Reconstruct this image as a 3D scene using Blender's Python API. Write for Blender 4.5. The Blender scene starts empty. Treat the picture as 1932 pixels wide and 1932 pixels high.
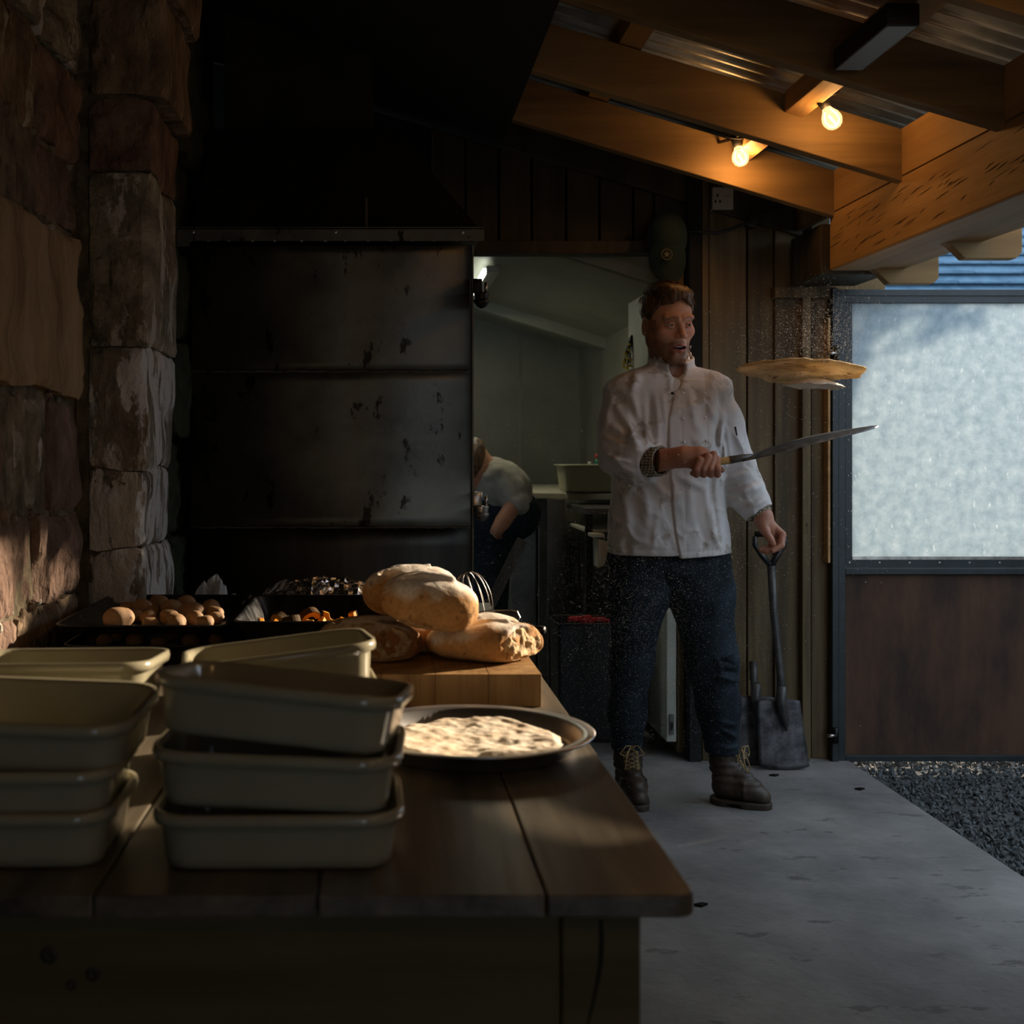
import bpy, bmesh, math, random
import numpy as np
from mathutils import Vector, Matrix, Euler
random.seed(7); np.random.seed(7)
PI = math.pi
F, CX, CY, CH = 2400.0, 720.0, 850.0, 1.22      # lens length in pixels of the 1932 frame, vanishing point, eye height
SC = bpy.context.scene; COL = SC.collection

# ---------------------------------------------------------------- camera, world, sun, exposure
cam = bpy.data.objects.new('camera', bpy.data.cameras.new('camera')); COL.objects.link(cam)
cam.location = (0, 0, CH); cam.rotation_euler = (PI/2, 0, 0)
cam.data.sensor_width = 36; cam.data.lens = 36*F/1932
cam.data.shift_x = (966-CX)/1932; cam.data.shift_y = (CY-966)/1932
cam.data.clip_start = .02; cam.data.clip_end = 200
cam.data.dof.use_dof = True; cam.data.dof.focus_distance = 3.6; cam.data.dof.aperture_fstop = 5.6
SC.camera = cam
SC.view_settings.view_transform = 'Standard'; SC.view_settings.look = 'None'
SC.view_settings.exposure = 0.35; SC.view_settings.gamma = 1.0; SC.view_settings.use_curve_mapping = False
w = bpy.data.worlds.new('world'); SC.world = w; w.use_nodes = True
bg = w.node_tree.nodes['Background']; bg.inputs[0].default_value = (.66, .79, .94, 1); bg.inputs[1].default_value = 1.9
SUN_DIR = Vector((1.0, .60, .32)).normalized()       # towards the sun: low, out through the open right side
sun = bpy.data.objects.new('sun', bpy.data.lights.new('sun', 'SUN')); COL.objects.link(sun)
sun.data.energy = 10; sun.data.color = (1.0, .80, .58); sun.data.angle = math.radians(.9)
sun.rotation_euler = SUN_DIR.to_track_quat('Z', 'Y').to_euler(); sun.location = (6, 5, 4)

# ---------------------------------------------------------------- helpers
def P(px, py, d):
    "world point seen at pixel (px, py) of the 1932 frame at depth d"
    return Vector(((px-CX)/F*d, d, CH-(py-CY)/F*d))

class MB:
    "collects shapes, world coordinates"
    def __init__(s): s.v = []; s.f = []
    def add(s, v, f):
        o = len(s.v); s.v += [tuple(p) for p in v]; s.f += [tuple(i+o for i in q) for q in f]; return s
    def box(s, a, b, M=None):
        (x0, y0, z0), (x1, y1, z1) = a, b
        v = [Vector(p) for p in ((x0,y0,z0),(x1,y0,z0),(x1,y1,z0),(x0,y1,z0),(x0,y0,z1),(x1,y0,z1),(x1,y1,z1),(x0,y1,z1))]
        if M is not None: v = [M @ p for p in v]
        return s.add(v, ((0,3,2,1),(4,5,6,7),(0,1,5,4),(1,2,6,5),(2,3,7,6),(3,0,4,7)))
    def rings(s, R, cap=True, close=False):
        n = len(R[0]); v = [p for r in R for p in r]; f = []
        m = len(R)
        for i in range(m if close else m-1):
            for j in range(n):
                k = (j+1) % n; i2 = (i+1) % m
                f.append((i*n+j, i*n+k, i2*n+k, i2*n+j))
        if cap and not close: f.append(tuple(range(n-1, -1, -1))); f.append(tuple((m-1)*n+j for j in range(n)))
        return s.add(v, f)
    def tube(s, pts, r, n=10, cap=True, close=False):
        pts = [Vector(p) for p in pts]; m = len(pts); R = []
        rr = r if isinstance(r, (list, tuple)) else [r]*m
        up = None
        for i, p in enumerate(pts):
            if close: t = (pts[(i+1) % m]-pts[i-1])
            else: t = pts[min(i+1, m-1)]-pts[max(i-1, 0)]
            t.normalize()
            if up is None: up = t.orthogonal().normalized()
            up = (up - t*up.dot(t)).normalized(); sd = t.cross(up)
            R.append([p + (up*math.cos(2*PI*k/n)+sd*math.sin(2*PI*k/n))*rr[i] for k in range(n)])
        return s.rings(R, cap, close)
    def lathe(s, prof, c, axis=(0,0,1), n=32, cap=False):
        q = Vector((0,0,1)).rotation_difference(Vector(axis)); c = Vector(c)
        R = [[c + q @ Vector((r*math.cos(2*PI*k/n), r*math.sin(2*PI*k/n), z)) for k in range(n)] for r, z in prof]
        return s.rings(R, cap)
    def cyl(s, a, b, r, n=12, r2=None): return s.tube([a, b], [r, r if r2 is None else r2], n)
    def prism(s, pts, d0, d1, axis='y'):
        "polygon of (u, v) extruded along an axis; y: (x,z), x: (y,z), z: (x,y)"
        mk = {'y': lambda u, v, d: (u, d, v), 'x': lambda u, v, d: (d, u, v), 'z': lambda u, v, d: (u, v, d)}[axis]
        return s.rings([[mk(u, v, d0) for u, v in pts], [mk(u, v, d1) for u, v in pts]])

def wloc(o):
    p = Vector(o.location)
    while o.parent: o = o.parent; p = p + Vector(o.location)
    return p

def obj(name, mb, m, parent=None, smooth=False, bevel=0, loc=None, seg=2, subd=0, noise=0):
    v, f = (mb.v, mb.f) if isinstance(mb, MB) else mb
    me = bpy.data.meshes.new(name)
    base = wloc(parent) if parent else Vector((0,0,0))
    arr = np.array(v, dtype=np.float64)
    own = Vector(loc) if loc is not None else (Vector(((arr[:,0].min()+arr[:,0].max())/2, (arr[:,1].min()+arr[:,1].max())/2, arr[:,2].min())))
    arr = arr - np.array(own)
    me.from_pydata(arr.tolist(), [], [tuple(int(i) for i in q) for q in f]) if not isinstance(f, np.ndarray) else me.from_pydata(arr.tolist(), [], f.tolist())
    bm = bmesh.new(); bm.from_mesh(me); bmesh.ops.recalc_face_normals(bm, faces=bm.faces); bm.to_mesh(me); bm.free()
    if smooth: me.polygons.foreach_set('use_smooth', [True]*len(me.polygons))
    if m: me.materials.append(m)
    o = bpy.data.objects.new(name, me); COL.objects.link(o)
    if parent: o.parent = parent
    o.location = own - base
    if bevel:
        b = o.modifiers.new('bevel', 'BEVEL'); b.width = bevel; b.segments = seg; b.limit_method = 'ANGLE'; b.harden_normals = False
        if smooth: b.limit_method = 'ANGLE'
    if subd:
        b = o.modifiers.new('subsurf', 'SUBSURF'); b.levels = b.render_levels = subd
    return o

def thing(name, label, cat, loc, group=None):
    o = bpy.data.objects.new(name, None); COL.objects.link(o); o.location = loc; o.empty_display_size = .05
    o['label'] = label; o['category'] = cat
    if group: o['group'] = group
    return o
def tag(o, label, cat, group=None, kind=None):
    o['label'] = label; o['category'] = cat
    if group: o['group'] = group
    if kind: o['kind'] = kind
    return o
def struct(o): o['kind'] = 'structure'; return o
def clone(o, parent=None):
    c = o.copy(); COL.objects.link(c)
    if parent: c.parent = parent
    for ch in list(o.children): clone(ch, c)
    return c

# ---------------------------------------------------------------- signed distance modelling
_L = np.random.RandomState(3).rand(32, 32, 32).astype(np.float32)
def vnoise(x, y, z):
    xi = np.floor(x).astype(int); yi = np.floor(y).astype(int); zi = np.floor(z).astype(int)
    fx = x-xi; fy = y-yi; fz = z-zi
    fx = fx*fx*(3-2*fx); fy = fy*fy*(3-2*fy); fz = fz*fz*(3-2*fz)
    a = lambda i, j, k: _L[(xi+i) & 31, (yi+j) & 31, (zi+k) & 31]
    c0 = (a(0,0,0)*(1-fx)+a(1,0,0)*fx)*(1-fy)+(a(0,1,0)*(1-fx)+a(1,1,0)*fx)*fy
    c1 = (a(0,0,1)*(1-fx)+a(1,0,1)*fx)*(1-fy)+(a(0,1,1)*(1-fx)+a(1,1,1)*fx)*fy
    return (c0*(1-fz)+c1*fz)*2-1
def fbm(x, y, z, o=3):
    s = 0; a = 1.; t = 0
    for i in range(o): s = s+a*vnoise(x*2**i+i*7.3, y*2**i+i*3.1, z*2**i+i*5.7); t += a; a *= .5
    return s/t
def smin(a, b, k):
    h = np.clip(.5+.5*(b-a)/k, 0, 1); return b*(1-h)+a*h-k*h*(1-h)
def smax(a, b, k): return -smin(-a, -b, k)
def cone(p, a, b, ra, rb):
    a = np.array(a, float); b = np.array(b, float); d = b-a; L = d@d
    t = np.clip(((p[0]-a[0])*d[0]+(p[1]-a[1])*d[1]+(p[2]-a[2])*d[2])/L, 0, 1)
    return np.sqrt((p[0]-a[0]-t*d[0])**2+(p[1]-a[1]-t*d[1])**2+(p[2]-a[2]-t*d[2])**2)-(ra+t*(rb-ra))
def chain(p, pts, rs, k=.01):
    d = None
    for i in range(len(pts)-1):
        e = cone(p, pts[i], pts[i+1], rs[i], rs[i+1]); d = e if d is None else smin(d, e, k)
    return d
def ell(p, c, r, M=None):
    x, y, z = p[0]-c[0], p[1]-c[1], p[2]-c[2]
    if M is not None:
        x, y, z = (M[0][0]*x+M[1][0]*y+M[2][0]*z, M[0][1]*x+M[1][1]*y+M[2][1]*z, M[0][2]*x+M[1][2]*y+M[2][2]*z)
    k0 = np.sqrt((x/r[0])**2+(y/r[1])**2+(z/r[2])**2); k1 = np.sqrt((x/r[0]**2)**2+(y/r[1]**2)**2+(z/r[2]**2)**2)+1e-9
    return k0*(k0-1)/k1
def sn(f, lo, hi, h):
    "surface nets: the zero level of f in the box lo..hi as quads"
    ax = [np.arange(lo[i], hi[i]+h, h) for i in range(3)]
    n = [len(a) for a in ax]; q = 4
    cx = [a[np.minimum(np.arange(0, len(a)+q, q), len(a)-1)] for a in ax]       # coarse pass, then the fine grid only near the surface
    C = np.asarray(f(np.meshgrid(*cx, indexing='ij'))).astype(np.float32)
    near = np.abs(C) < q*h*1.75+.010*(h > .0009)*min(1, h/.003)
    nb = np.zeros_like(near); pd = np.pad(near, 1)
    for i in range(3):
        for j in range(3):
            for k in range(3): nb |= pd[i:i+near.shape[0], j:j+near.shape[1], k:k+near.shape[2]]
    up = lambda A: np.repeat(np.repeat(np.repeat(A, q, 0), q, 1), q, 2)[q//2:q//2+n[0], q//2:q//2+n[1], q//2:q//2+n[2]]
    D = up(C).copy(); Mk = up(nb); I3 = np.nonzero(Mk)
    D[I3] = np.asarray(f([ax[0][I3[0]], ax[1][I3[1]], ax[2][I3[2]]])).astype(np.float32)
    for i in range(3):
        sl = [slice(None)]*3; sl[i] = 0; D[tuple(sl)] = np.maximum(D[tuple(sl)], 1e-4); sl[i] = -1; D[tuple(sl)] = np.maximum(D[tuple(sl)], 1e-4)
    I = D < 0; n = D.shape
    c = np.zeros((n[0]-1, n[1]-1, n[2]-1), np.uint8)
    for i in (0, 1):
        for j in (0, 1):
            for k in (0, 1): c += I[i:n[0]-1+i, j:n[1]-1+j, k:n[2]-1+k]
    act = (c > 0) & (c < 8); idx = np.full(act.shape, -1, np.int64); A = np.argwhere(act); idx[act] = np.arange(len(A))
    S = np.zeros((len(A), 3)); W = np.zeros(len(A))
    for a in range(3):
        b, e = [(1, 2), (0, 2), (0, 1)][a]
        for u in (0, 1):
            for v in (0, 1):
                o = [0, 0, 0]; o[b] = u; o[e] = v; q = A+o; r = q.copy(); r[:, a] += 1
                d0 = D[q[:,0], q[:,1], q[:,2]]; d1 = D[r[:,0], r[:,1], r[:,2]]; m = (d0 < 0) != (d1 < 0)
                t = np.where(m, d0/(np.where(m, d0-d1, 1)), 0); pt = np.array(o, float)+np.zeros((len(A), 3)); pt[:, a] += t
                S[m] += pt[m]; W[m] += 1
    V = (A+S/W[:, None])*h+np.array(lo)
    Fs = []
    for a in range(3):
        b, e = [(1, 2), (2, 0), (0, 1)][a]
        sl0 = [slice(1, n[i]-1) for i in range(3)]; sl0[a] = slice(0, n[a]-1); sl1 = list(sl0); sl1[a] = slice(1, n[a])
        d0 = I[tuple(sl0)]; d1 = I[tuple(sl1)]; E = np.argwhere(d0 != d1); 
        if not len(E): continue
        fl = d0[E[:,0], E[:,1], E[:,2]]
        off = [1, 1, 1]; off[a] = 0; E = E+off
        def g(du, dv):
            q = E.copy(); q[:, b] -= du; q[:, e] -= dv; return idx[q[:,0], q[:,1], q[:,2]]
        Q = np.stack([g(1,1), g(0,1), g(0,0), g(1,0)], 1); Q[~fl] = Q[~fl][:, ::-1]; Fs.append(Q)
    return V, np.concatenate(Fs)
def sdf_obj(name, f, lo, hi, h, m, parent=None, loc=None, xf=None):
    V, Q = sn(f, lo, hi, h)
    if xf is not None: V = V @ np.array(xf.to_3x3()).T + np.array(xf.translation)
    return obj(name, (V.tolist(), Q), m, parent, smooth=True, loc=loc)
def rotm(x=0, y=0, z=0): return Euler((math.radians(x), math.radians(y), math.radians(z))).to_matrix()
def A3(M): return [list(r) for r in M]

# ---------------------------------------------------------------- materials
def ramp(nt, src, stops):
    r = nt.nodes.new('ShaderNodeValToRGB'); el = r.color_ramp.elements
    while len(el) < len(stops): el.new(.5)
    for e, (p, c) in zip(el, stops): e.position = p; e.color = (*c, 1)
    nt.links.new(src, r.inputs[0]); return r.outputs[0]
def mat(name, c1, c2=None, scale=8, rough=.6, metal=0, bump=0, bscale=None, stretch=(1,1,1), c3=None, spots=None, rrough=None, dist=.02, spec=None, sss=0, rnd=False, contrast=.12):
    "noise-mottled principled material; spots = (colour, scale, threshold, stretch) a second layer; all in object space"
    m = bpy.data.materials.new(name); m.use_nodes = True; nt = m.node_tree; b = nt.nodes['Principled BSDF']; L = nt.links
    b.inputs['Roughness'].default_value = rough; b.inputs['Metallic'].default_value = metal
    if spec is not None: b.inputs['Specular IOR Level'].default_value = spec
    if c2 is None and not bump and not spots: b.inputs['Base Color'].default_value = (*c1, 1); return m
    tc = nt.nodes.new('ShaderNodeTexCoord'); mp = nt.nodes.new('ShaderNodeMapping'); mp.inputs['Scale'].default_value = stretch
    L.new(tc.outputs['Object'], mp.inputs['Vector'])
    if rnd:
        oi = nt.nodes.new('ShaderNodeObjectInfo'); ml = nt.nodes.new('ShaderNodeMath'); ml.operation = 'MULTIPLY'; ml.inputs[1].default_value = 37
        L.new(oi.outputs['Random'], ml.inputs[0]); L.new(ml.outputs[0], mp.inputs['Location'])
    n = nt.nodes.new('ShaderNodeTexNoise'); n.inputs['Scale'].default_value = scale; n.inputs['Detail'].default_value = 8; n.inputs['Roughness'].default_value = .62
    L.new(mp.outputs[0], n.inputs['Vector'])
    st = [(.5-contrast, c1), (.5+contrast, c2 or c1)]
    if c3: st = [(.5-contrast, c1), (.5, c2), (.5+contrast, c3)]
    col = ramp(nt, n.outputs['Fac'], st)
    if spots:
        sc, ss, th, sst = spots
        mp2 = nt.nodes.new('ShaderNodeMapping'); mp2.inputs['Scale'].default_value = sst; L.new(tc.outputs['Object'], mp2.inputs['Vector'])
        if rnd: L.new(ml.outputs[0], mp2.inputs['Location'])
        n2 = nt.nodes.new('ShaderNodeTexNoise'); n2.inputs['Scale'].default_value = ss; n2.inputs['Detail'].default_value = 9; n2.inputs['Roughness'].default_value = .68
        L.new(mp2.outputs[0], n2.inputs['Vector'])
        fac = ramp(nt, n2.outputs['Fac'], [(th, (0,0,0)), (th+.03, (1,1,1))])
        mx = nt.nodes.new('ShaderNodeMixRGB'); L.new(fac, mx.inputs[0]); L.new(col, mx.inputs[1]); mx.inputs[2].default_value = (*sc, 1); col = mx.outputs[0]
    L.new(col, b.inputs['Base Color'])
    if rrough:
        rr = ramp(nt, n.outputs['Fac'], [(.35, (rrough[0],)*3), (.65, (rrough[1],)*3)]); L.new(rr, b.inputs['Roughness'])
    if bump:
        nb = n
        if bscale:
            nb = nt.nodes.new('ShaderNodeTexNoise'); nb.inputs['Scale'].default_value = bscale; nb.inputs['Detail'].default_value = 6; L.new(mp.outputs[0], nb.inputs['Vector'])
        bp = nt.nodes.new('ShaderNodeBump'); bp.inputs['Strength'].default_value = bump; bp.inputs['Distance'].default_value = dist
        L.new(nb.outputs['Fac'], bp.inputs['Height']); L.new(bp.outputs[0], b.inputs['Normal'])
    if sss:
        b.inputs['Subsurface Weight'].default_value = sss; b.inputs['Subsurface Radius'].default_value = (.012, .005, .003); b.inputs['Subsurface Scale'].default_value = 1
    return m
def wood(name, c1, c2, axis, rough=.65, scale=14, bump=.35, knot=None, contrast=.14, spec=.3):
    s = [1, 1, 1]; s['xyz'.index(axis)] = .06
    k = [1, 1, 1]; k['xyz'.index(axis)] = .45
    return mat(name, c1, c2, scale=scale, rough=rough, bump=bump, bscale=scale*3, stretch=s, dist=.004, spec=spec, rnd=True, contrast=contrast,
               spots=(knot, 6.5, .70, k) if knot else None)
def emit(name, c, s):
    m = bpy.data.materials.new(name); m.use_nodes = True; b = m.node_tree.nodes['Principled BSDF']
    b.inputs['Base Color'].default_value = (*c, 1); b.inputs['Emission Color'].default_value = (*c, 1); b.inputs['Emission Strength'].default_value = s
    return m
def vmat(name, rough=.55, sss=0, bump=0, bscale=60, dist=.002, spec=.4):
    "base colour from the mesh's own colour attribute, finely mottled"
    m = bpy.data.materials.new(name); m.use_nodes = True; nt = m.node_tree; b = nt.nodes['Principled BSDF']
    a = nt.nodes.new('ShaderNodeAttribute'); a.attribute_name = 'col'; tc = nt.nodes.new('ShaderNodeTexCoord')
    n = nt.nodes.new('ShaderNodeTexNoise'); n.inputs['Scale'].default_value = bscale; n.inputs['Detail'].default_value = 6; nt.links.new(tc.outputs['Object'], n.inputs['Vector'])
    mx = nt.nodes.new('ShaderNodeMixRGB'); mx.blend_type = 'MULTIPLY'; mx.inputs[0].default_value = .55
    c = ramp(nt, n.outputs['Fac'], [(.3, (.55,.55,.55)), (.65, (1,1,1))]); nt.links.new(a.outputs['Color'], mx.inputs[1]); nt.links.new(c, mx.inputs[2])
    nt.links.new(mx.outputs[0], b.inputs['Base Color']); b.inputs['Roughness'].default_value = rough; b.inputs['Specular IOR Level'].default_value = spec
    if bump:
        bp = nt.nodes.new('ShaderNodeBump'); bp.inputs['Strength'].default_value = bump; bp.inputs['Distance'].default_value = dist
        nt.links.new(n.outputs['Fac'], bp.inputs['Height']); nt.links.new(bp.outputs[0], b.inputs['Normal'])
    if sss: b.inputs['Subsurface Weight'].default_value = sss; b.inputs['Subsurface Radius'].default_value = (.012, .005, .003); b.inputs['Subsurface Scale'].default_value = 1
    return m
def setcol(o, fn):
    "fn(world xyz arrays) -> (n,3) colours"
    me = o.data; n = len(me.vertices); a = np.empty(n*3); me.vertices.foreach_get('co', a); a = a.reshape(-1, 3)+np.array(wloc(o))
    c = np.ones((n, 4)); c[:, :3] = fn(a); at = me.color_attributes.new('col', 'FLOAT_COLOR', 'POINT'); at.data.foreach_set('color', c.ravel())

M = {}
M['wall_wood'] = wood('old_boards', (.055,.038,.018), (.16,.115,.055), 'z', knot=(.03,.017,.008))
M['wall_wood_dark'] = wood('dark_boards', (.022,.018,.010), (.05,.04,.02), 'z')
M['rafter'] = wood('rafter_pine', (.13,.080,.030), (.26,.165,.065), 'x', scale=9, knot=(.10,.045,.015))
M['beam'] = wood('beam_pine', (.19,.105,.035), (.34,.20,.075), 'y', scale=9, knot=(.12,.06,.02), bump=.6)
M['batten'] = wood('batten_pine', (.32,.18,.07), (.5,.32,.14), 'y')
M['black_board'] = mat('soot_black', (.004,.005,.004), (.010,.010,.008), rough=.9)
M['steel_dark'] = mat('oven_steel', (.06,.058,.048), (.17,.165,.135), scale=5, rough=.5, metal=.8, bump=.15, rrough=(.42,.62), spots=((.022,.016,.012), 14, .60, (1,1,.5)), contrast=.2)
M['steel_lower'] = mat('oven_steel_streaked', (.03,.027,.023), (.10,.09,.075), scale=7, rough=.5, metal=.7, bump=.1, stretch=(1,1,.2), contrast=.2)
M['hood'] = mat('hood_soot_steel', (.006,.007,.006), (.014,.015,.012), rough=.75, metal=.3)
M['iron'] = mat('black_iron', (.012,.012,.012), (.03,.028,.025), scale=30, rough=.42, metal=.8)
M['bright_metal'] = mat('worn_metal', (.35,.33,.30), (.6,.57,.52), scale=30, rough=.3, metal=1)
M['gate_frame'] = mat('painted_steel', (.006,.012,.014), (.014,.022,.025), scale=20, rough=.45, spec=.5)
M['rust'] = mat('rusted_plate', (.030,.016,.010), (.085,.042,.022), scale=6, rough=.8, metal=.2, bump=.25, stretch=(1,1,.35), spots=((.07,.085,.095), 9, .68, (1,1,2.4)))
M['concrete'] = mat('concrete', (.105,.103,.10), (.24,.235,.225), scale=3.2, rough=.72, bump=.5, bscale=30, dist=.008, spots=((.10,.095,.09), 7, .60, (1,2.2,1)), contrast=.2)
M['gravel'] = mat('gravel_stone', (.03,.035,.038), (.11,.125,.13), scale=45, rough=.8, contrast=.2)
M['earth'] = mat('yard_ground', (.05,.055,.055), (.09,.095,.095), scale=30, rough=.9)
M['table'] = wood('table_top_wood', (.018,.014,.010), (.20,.165,.115), 'y', rough=.40, scale=16, knot=(.03,.018,.01), contrast=.2, spec=.5)
M['apron'] = wood('table_frame_wood', (.075,.055,.020), (.13,.10,.042), 'x', rough=.6, knot=(.02,.012,.005))
M['enamel'] = mat('stoneware_glaze', (.29,.265,.18), (.35,.325,.225), scale=3, rough=.16, spec=.6)
M['tray_black'] = mat('seasoned_steel', (.010,.011,.012), (.03,.03,.032), scale=18, rough=.35, metal=.6, rrough=(.25,.5))
M['pan'] = mat('pizza_pan_steel', (.55,.56,.57), (.72,.72,.72), scale=10, rough=.36, metal=1)
M['foil'] = mat('foil', (.7,.7,.72), (.85,.85,.87), rough=.22, metal=1, bump=.6, bscale=25)
M['board'] = wood('oak_block', (.28,.15,.055), (.46,.28,.115), 'x', scale=20, rough=.5, contrast=.1)
M['board2'] = wood('oak_block_end', (.24,.125,.045), (.42,.25,.10), 'z', scale=26, rough=.5, contrast=.1)
M['bread'] = mat('bread_crust', (.50,.27,.105), (.74,.55,.33), scale=7, rough=.8, bump=.25, bscale=60, dist=.004, c3=(.80,.70,.54), spots=((.36,.17,.06), 60, .70, (1,1,1)))
M['crust_dark'] = mat('torn_crust', (.16,.075,.03), (.42,.25,.11), scale=30, rough=.85, bump=.5, bscale=80, dist=.006)
M['crumb'] = mat('bread_crumb', (.50,.33,.16), (.75,.56,.33), scale=40, rough=.9, bump=.8, bscale=90, dist=.008)
M['crumb_dark'] = mat('brown_crumb', (.22,.13,.06), (.42,.29,.15), scale=60, rough=.95, bump=1, bscale=120, dist=.01)
M['flat'] = mat('flatbread', (.50,.35,.16), (.80,.64,.38), scale=14, rough=.8, bump=.5, bscale=70, dist=.006, spots=((.16,.05,.015), 20, .62, (1,1,1)))
M['flatpale'] = mat('floured_flatbread', (.66,.52,.36), (.85,.76,.62), scale=18, rough=.85, bump=.5, bscale=60, dist=.004, spots=((.35,.15,.06), 22, .68, (1,1,1)))
M['potato'] = mat('potato_skin', (.20,.105,.045), (.40,.24,.11), scale=35, rough=.7, bump=.2, rnd=True, spots=((.10,.05,.025), 90, .66, (1,1,1)))
M['squash'] = mat('squash_flesh', (.70,.26,.02), (.80,.38,.05), scale=40, rough=.6, spec=.2)
M['squash_skin'] = mat('squash_skin', (.03,.020,.008), (.10,.055,.015), scale=40, rough=.8, spec=.15)
M['jacket'] = mat('cotton_twill', (.56,.54,.52), (.74,.72,.72), scale=7, rough=.9, bump=.25, bscale=420, dist=.001, spots=((.47,.43,.385), 9, .57, (1,1,1)), contrast=.22, spec=.2)
M['denim'] = mat('denim', (.007,.012,.017), (.019,.030,.040), scale=12, rough=.85, bump=.25, bscale=500, dist=.001, spec=.2)
M['leather'] = mat('boot_leather', (.022,.014,.008), (.055,.038,.022), scale=20, rough=.55, bump=.2, bscale=60, dist=.003)
M['sole'] = mat('boot_sole', (.02,.013,.008), (.04,.028,.016), scale=30, rough=.7)
M['lace'] = mat('bootlace', (.38,.26,.12), rough=.8)
M['brass'] = mat('brass_eyelet', (.55,.42,.2), rough=.35, metal=1)
M['hair'] = mat('brown_hair', (.035,.018,.008), (.16,.085,.035), scale=60, rough=.5, bump=.8, bscale=90, dist=.006, stretch=(1,.3,.5))
M['tshirt'] = mat('white_tshirt', (.75,.75,.75), rough=.9)
M['eyewhite'] = mat('eye_white', (.30,.27,.25), rough=.25)
M['iris'] = mat('iris', (.035,.05,.055), rough=.15)
M['teeth'] = mat('teeth', (.75,.70,.62), rough=.3)
M['peel'] = mat('peel_steel', (.10,.11,.11), (.24,.25,.25), scale=40, rough=.42, metal=.4)
M['handle_wood'] = wood('handle_wood', (.36,.2,.06), (.5,.3,.1), 'x')
M['shovel_shaft'] = mat('shovel_shaft', (.020,.022,.024), (.06,.055,.05), scale=30, rough=.45)
M['shovel_blade'] = mat('shovel_blade', (.030,.030,.033), (.10,.10,.105), scale=18, rough=.55, metal=.6, bump=.2)
M['cap_green'] = mat('cap_cotton', (.002,.012,.008), (.004,.020,.014), scale=40, rough=.9)
M['cap_mark'] = mat('cap_thread', (.12,.11,.07), rough=.8)
M['plastic_white'] = mat('white_plastic', (.45,.43,.38), rough=.4)
M['black_plastic'] = mat('black_plastic', (.008,.008,.008), rough=.4)
M['cable'] = mat('black_cable', (.01,.01,.01), rough=.5)
M['tin_roof'] = mat('corrugated_tin', (.20,.21,.20), (.36,.36,.33), scale=6, rough=.4, metal=.8)
M['kit_wall'] = mat('kitchen_panel', (.16,.155,.11), (.24,.235,.175), scale=1.5, rough=.45)
M['kit_ceiling'] = mat('kitchen_ceiling', (.24,.24,.18), (.30,.30,.23), scale=2, rough=.6)
M['white_paint'] = mat('painted_door', (.34,.35,.29), (.42,.43,.36), scale=5, rough=.5)
M['counter'] = mat('worktop', (.50,.47,.36), rough=.4)
M['stainless'] = mat('stainless', (.12,.12,.11), (.2,.2,.18), scale=5, rough=.4, metal=.7)
M['tub'] = mat('frosted_tub', (.34,.33,.20), (.40,.39,.25), scale=4, rough=.45)
M['red'] = mat('red_plastic', (.5,.02,.02), rough=.5)
M['yellow'] = mat('yellow_plastic', (.6,.42,.03), rough=.5)
M['green'] = mat('green_liquid', (.01,.16,.07), rough=.2)
M['slate'] = mat('blue_slate', (.05,.115,.18), (.085,.17,.25), scale=6, rough=.7, rnd=True)
M['render'] = mat('house_render', (.5,.5,.48), (.6,.6,.57), scale=4, rough=.9)
M['hedge_stone'] = mat('yard_wall_stone', (.10,.08,.06), (.2,.17,.13), scale=9, rough=.9, bump=.5)
M['dust'] = mat('flour', (.92,.90,.86), rough=.9)
M['polythene'] = mat('clear_bag', (.35,.37,.36), (.6,.6,.58), scale=20, rough=.2, bump=.5)
M['oak_dark'] = wood('lean_plank', (.05,.045,.035), (.1,.09,.07), 'z')

def stone_mat(name, c1, c2, c3, paint=None, th=.6, tool=None):
    m = mat(name, c1, c2, c3=c3, scale=10, rough=.95, bump=1, bscale=34, dist=.03, rnd=True, contrast=.2, spec=.15, stretch=tool or (1,1,.6),
            spots=(paint, 9, th, (1,1.3,.38)) if paint else None)
    return m
M['st_brown'] = stone_mat('brown_sandstone', (0.075,0.054,0.035), (0.200,0.143,0.093), (0.329,0.250,0.171), paint=(.36,.32,.25), th=.60)
M['st_red'] = stone_mat('red_sandstone', (0.075,0.048,0.037), (0.169,0.111,0.084), (0.278,0.199,0.151), paint=(0.332,0.309,0.270), th=.66)
M['st_ochre'] = stone_mat('ochre_sandstone', (0.136,0.089,0.050), (0.286,0.197,0.112), (0.401,0.290,0.180), tool=(1,1,.12))
M['st_grey'] = stone_mat('grey_sandstone', (0.081,0.074,0.054), (0.203,0.182,0.135), (0.351,0.324,0.250), paint=(.44,.42,.37), th=.55, tool=(1,.5,1))
M['st_lime'] = stone_mat('limewashed_stone', (0.081,0.074,0.054), (0.203,0.182,0.142), (0.324,0.297,0.243), paint=(.58,.58,.57), th=.475)
M['mortar'] = mat('lime_mortar', (0.061,0.047,0.027), (0.189,0.155,0.095), scale=14, rough=.95, bump=.9, bscale=30, dist=.02)
M['moss'] = mat('mossy_wall', (.008,.013,.006), (.03,.04,.018), scale=9, rough=.95, bump=.8, bscale=20)
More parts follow.
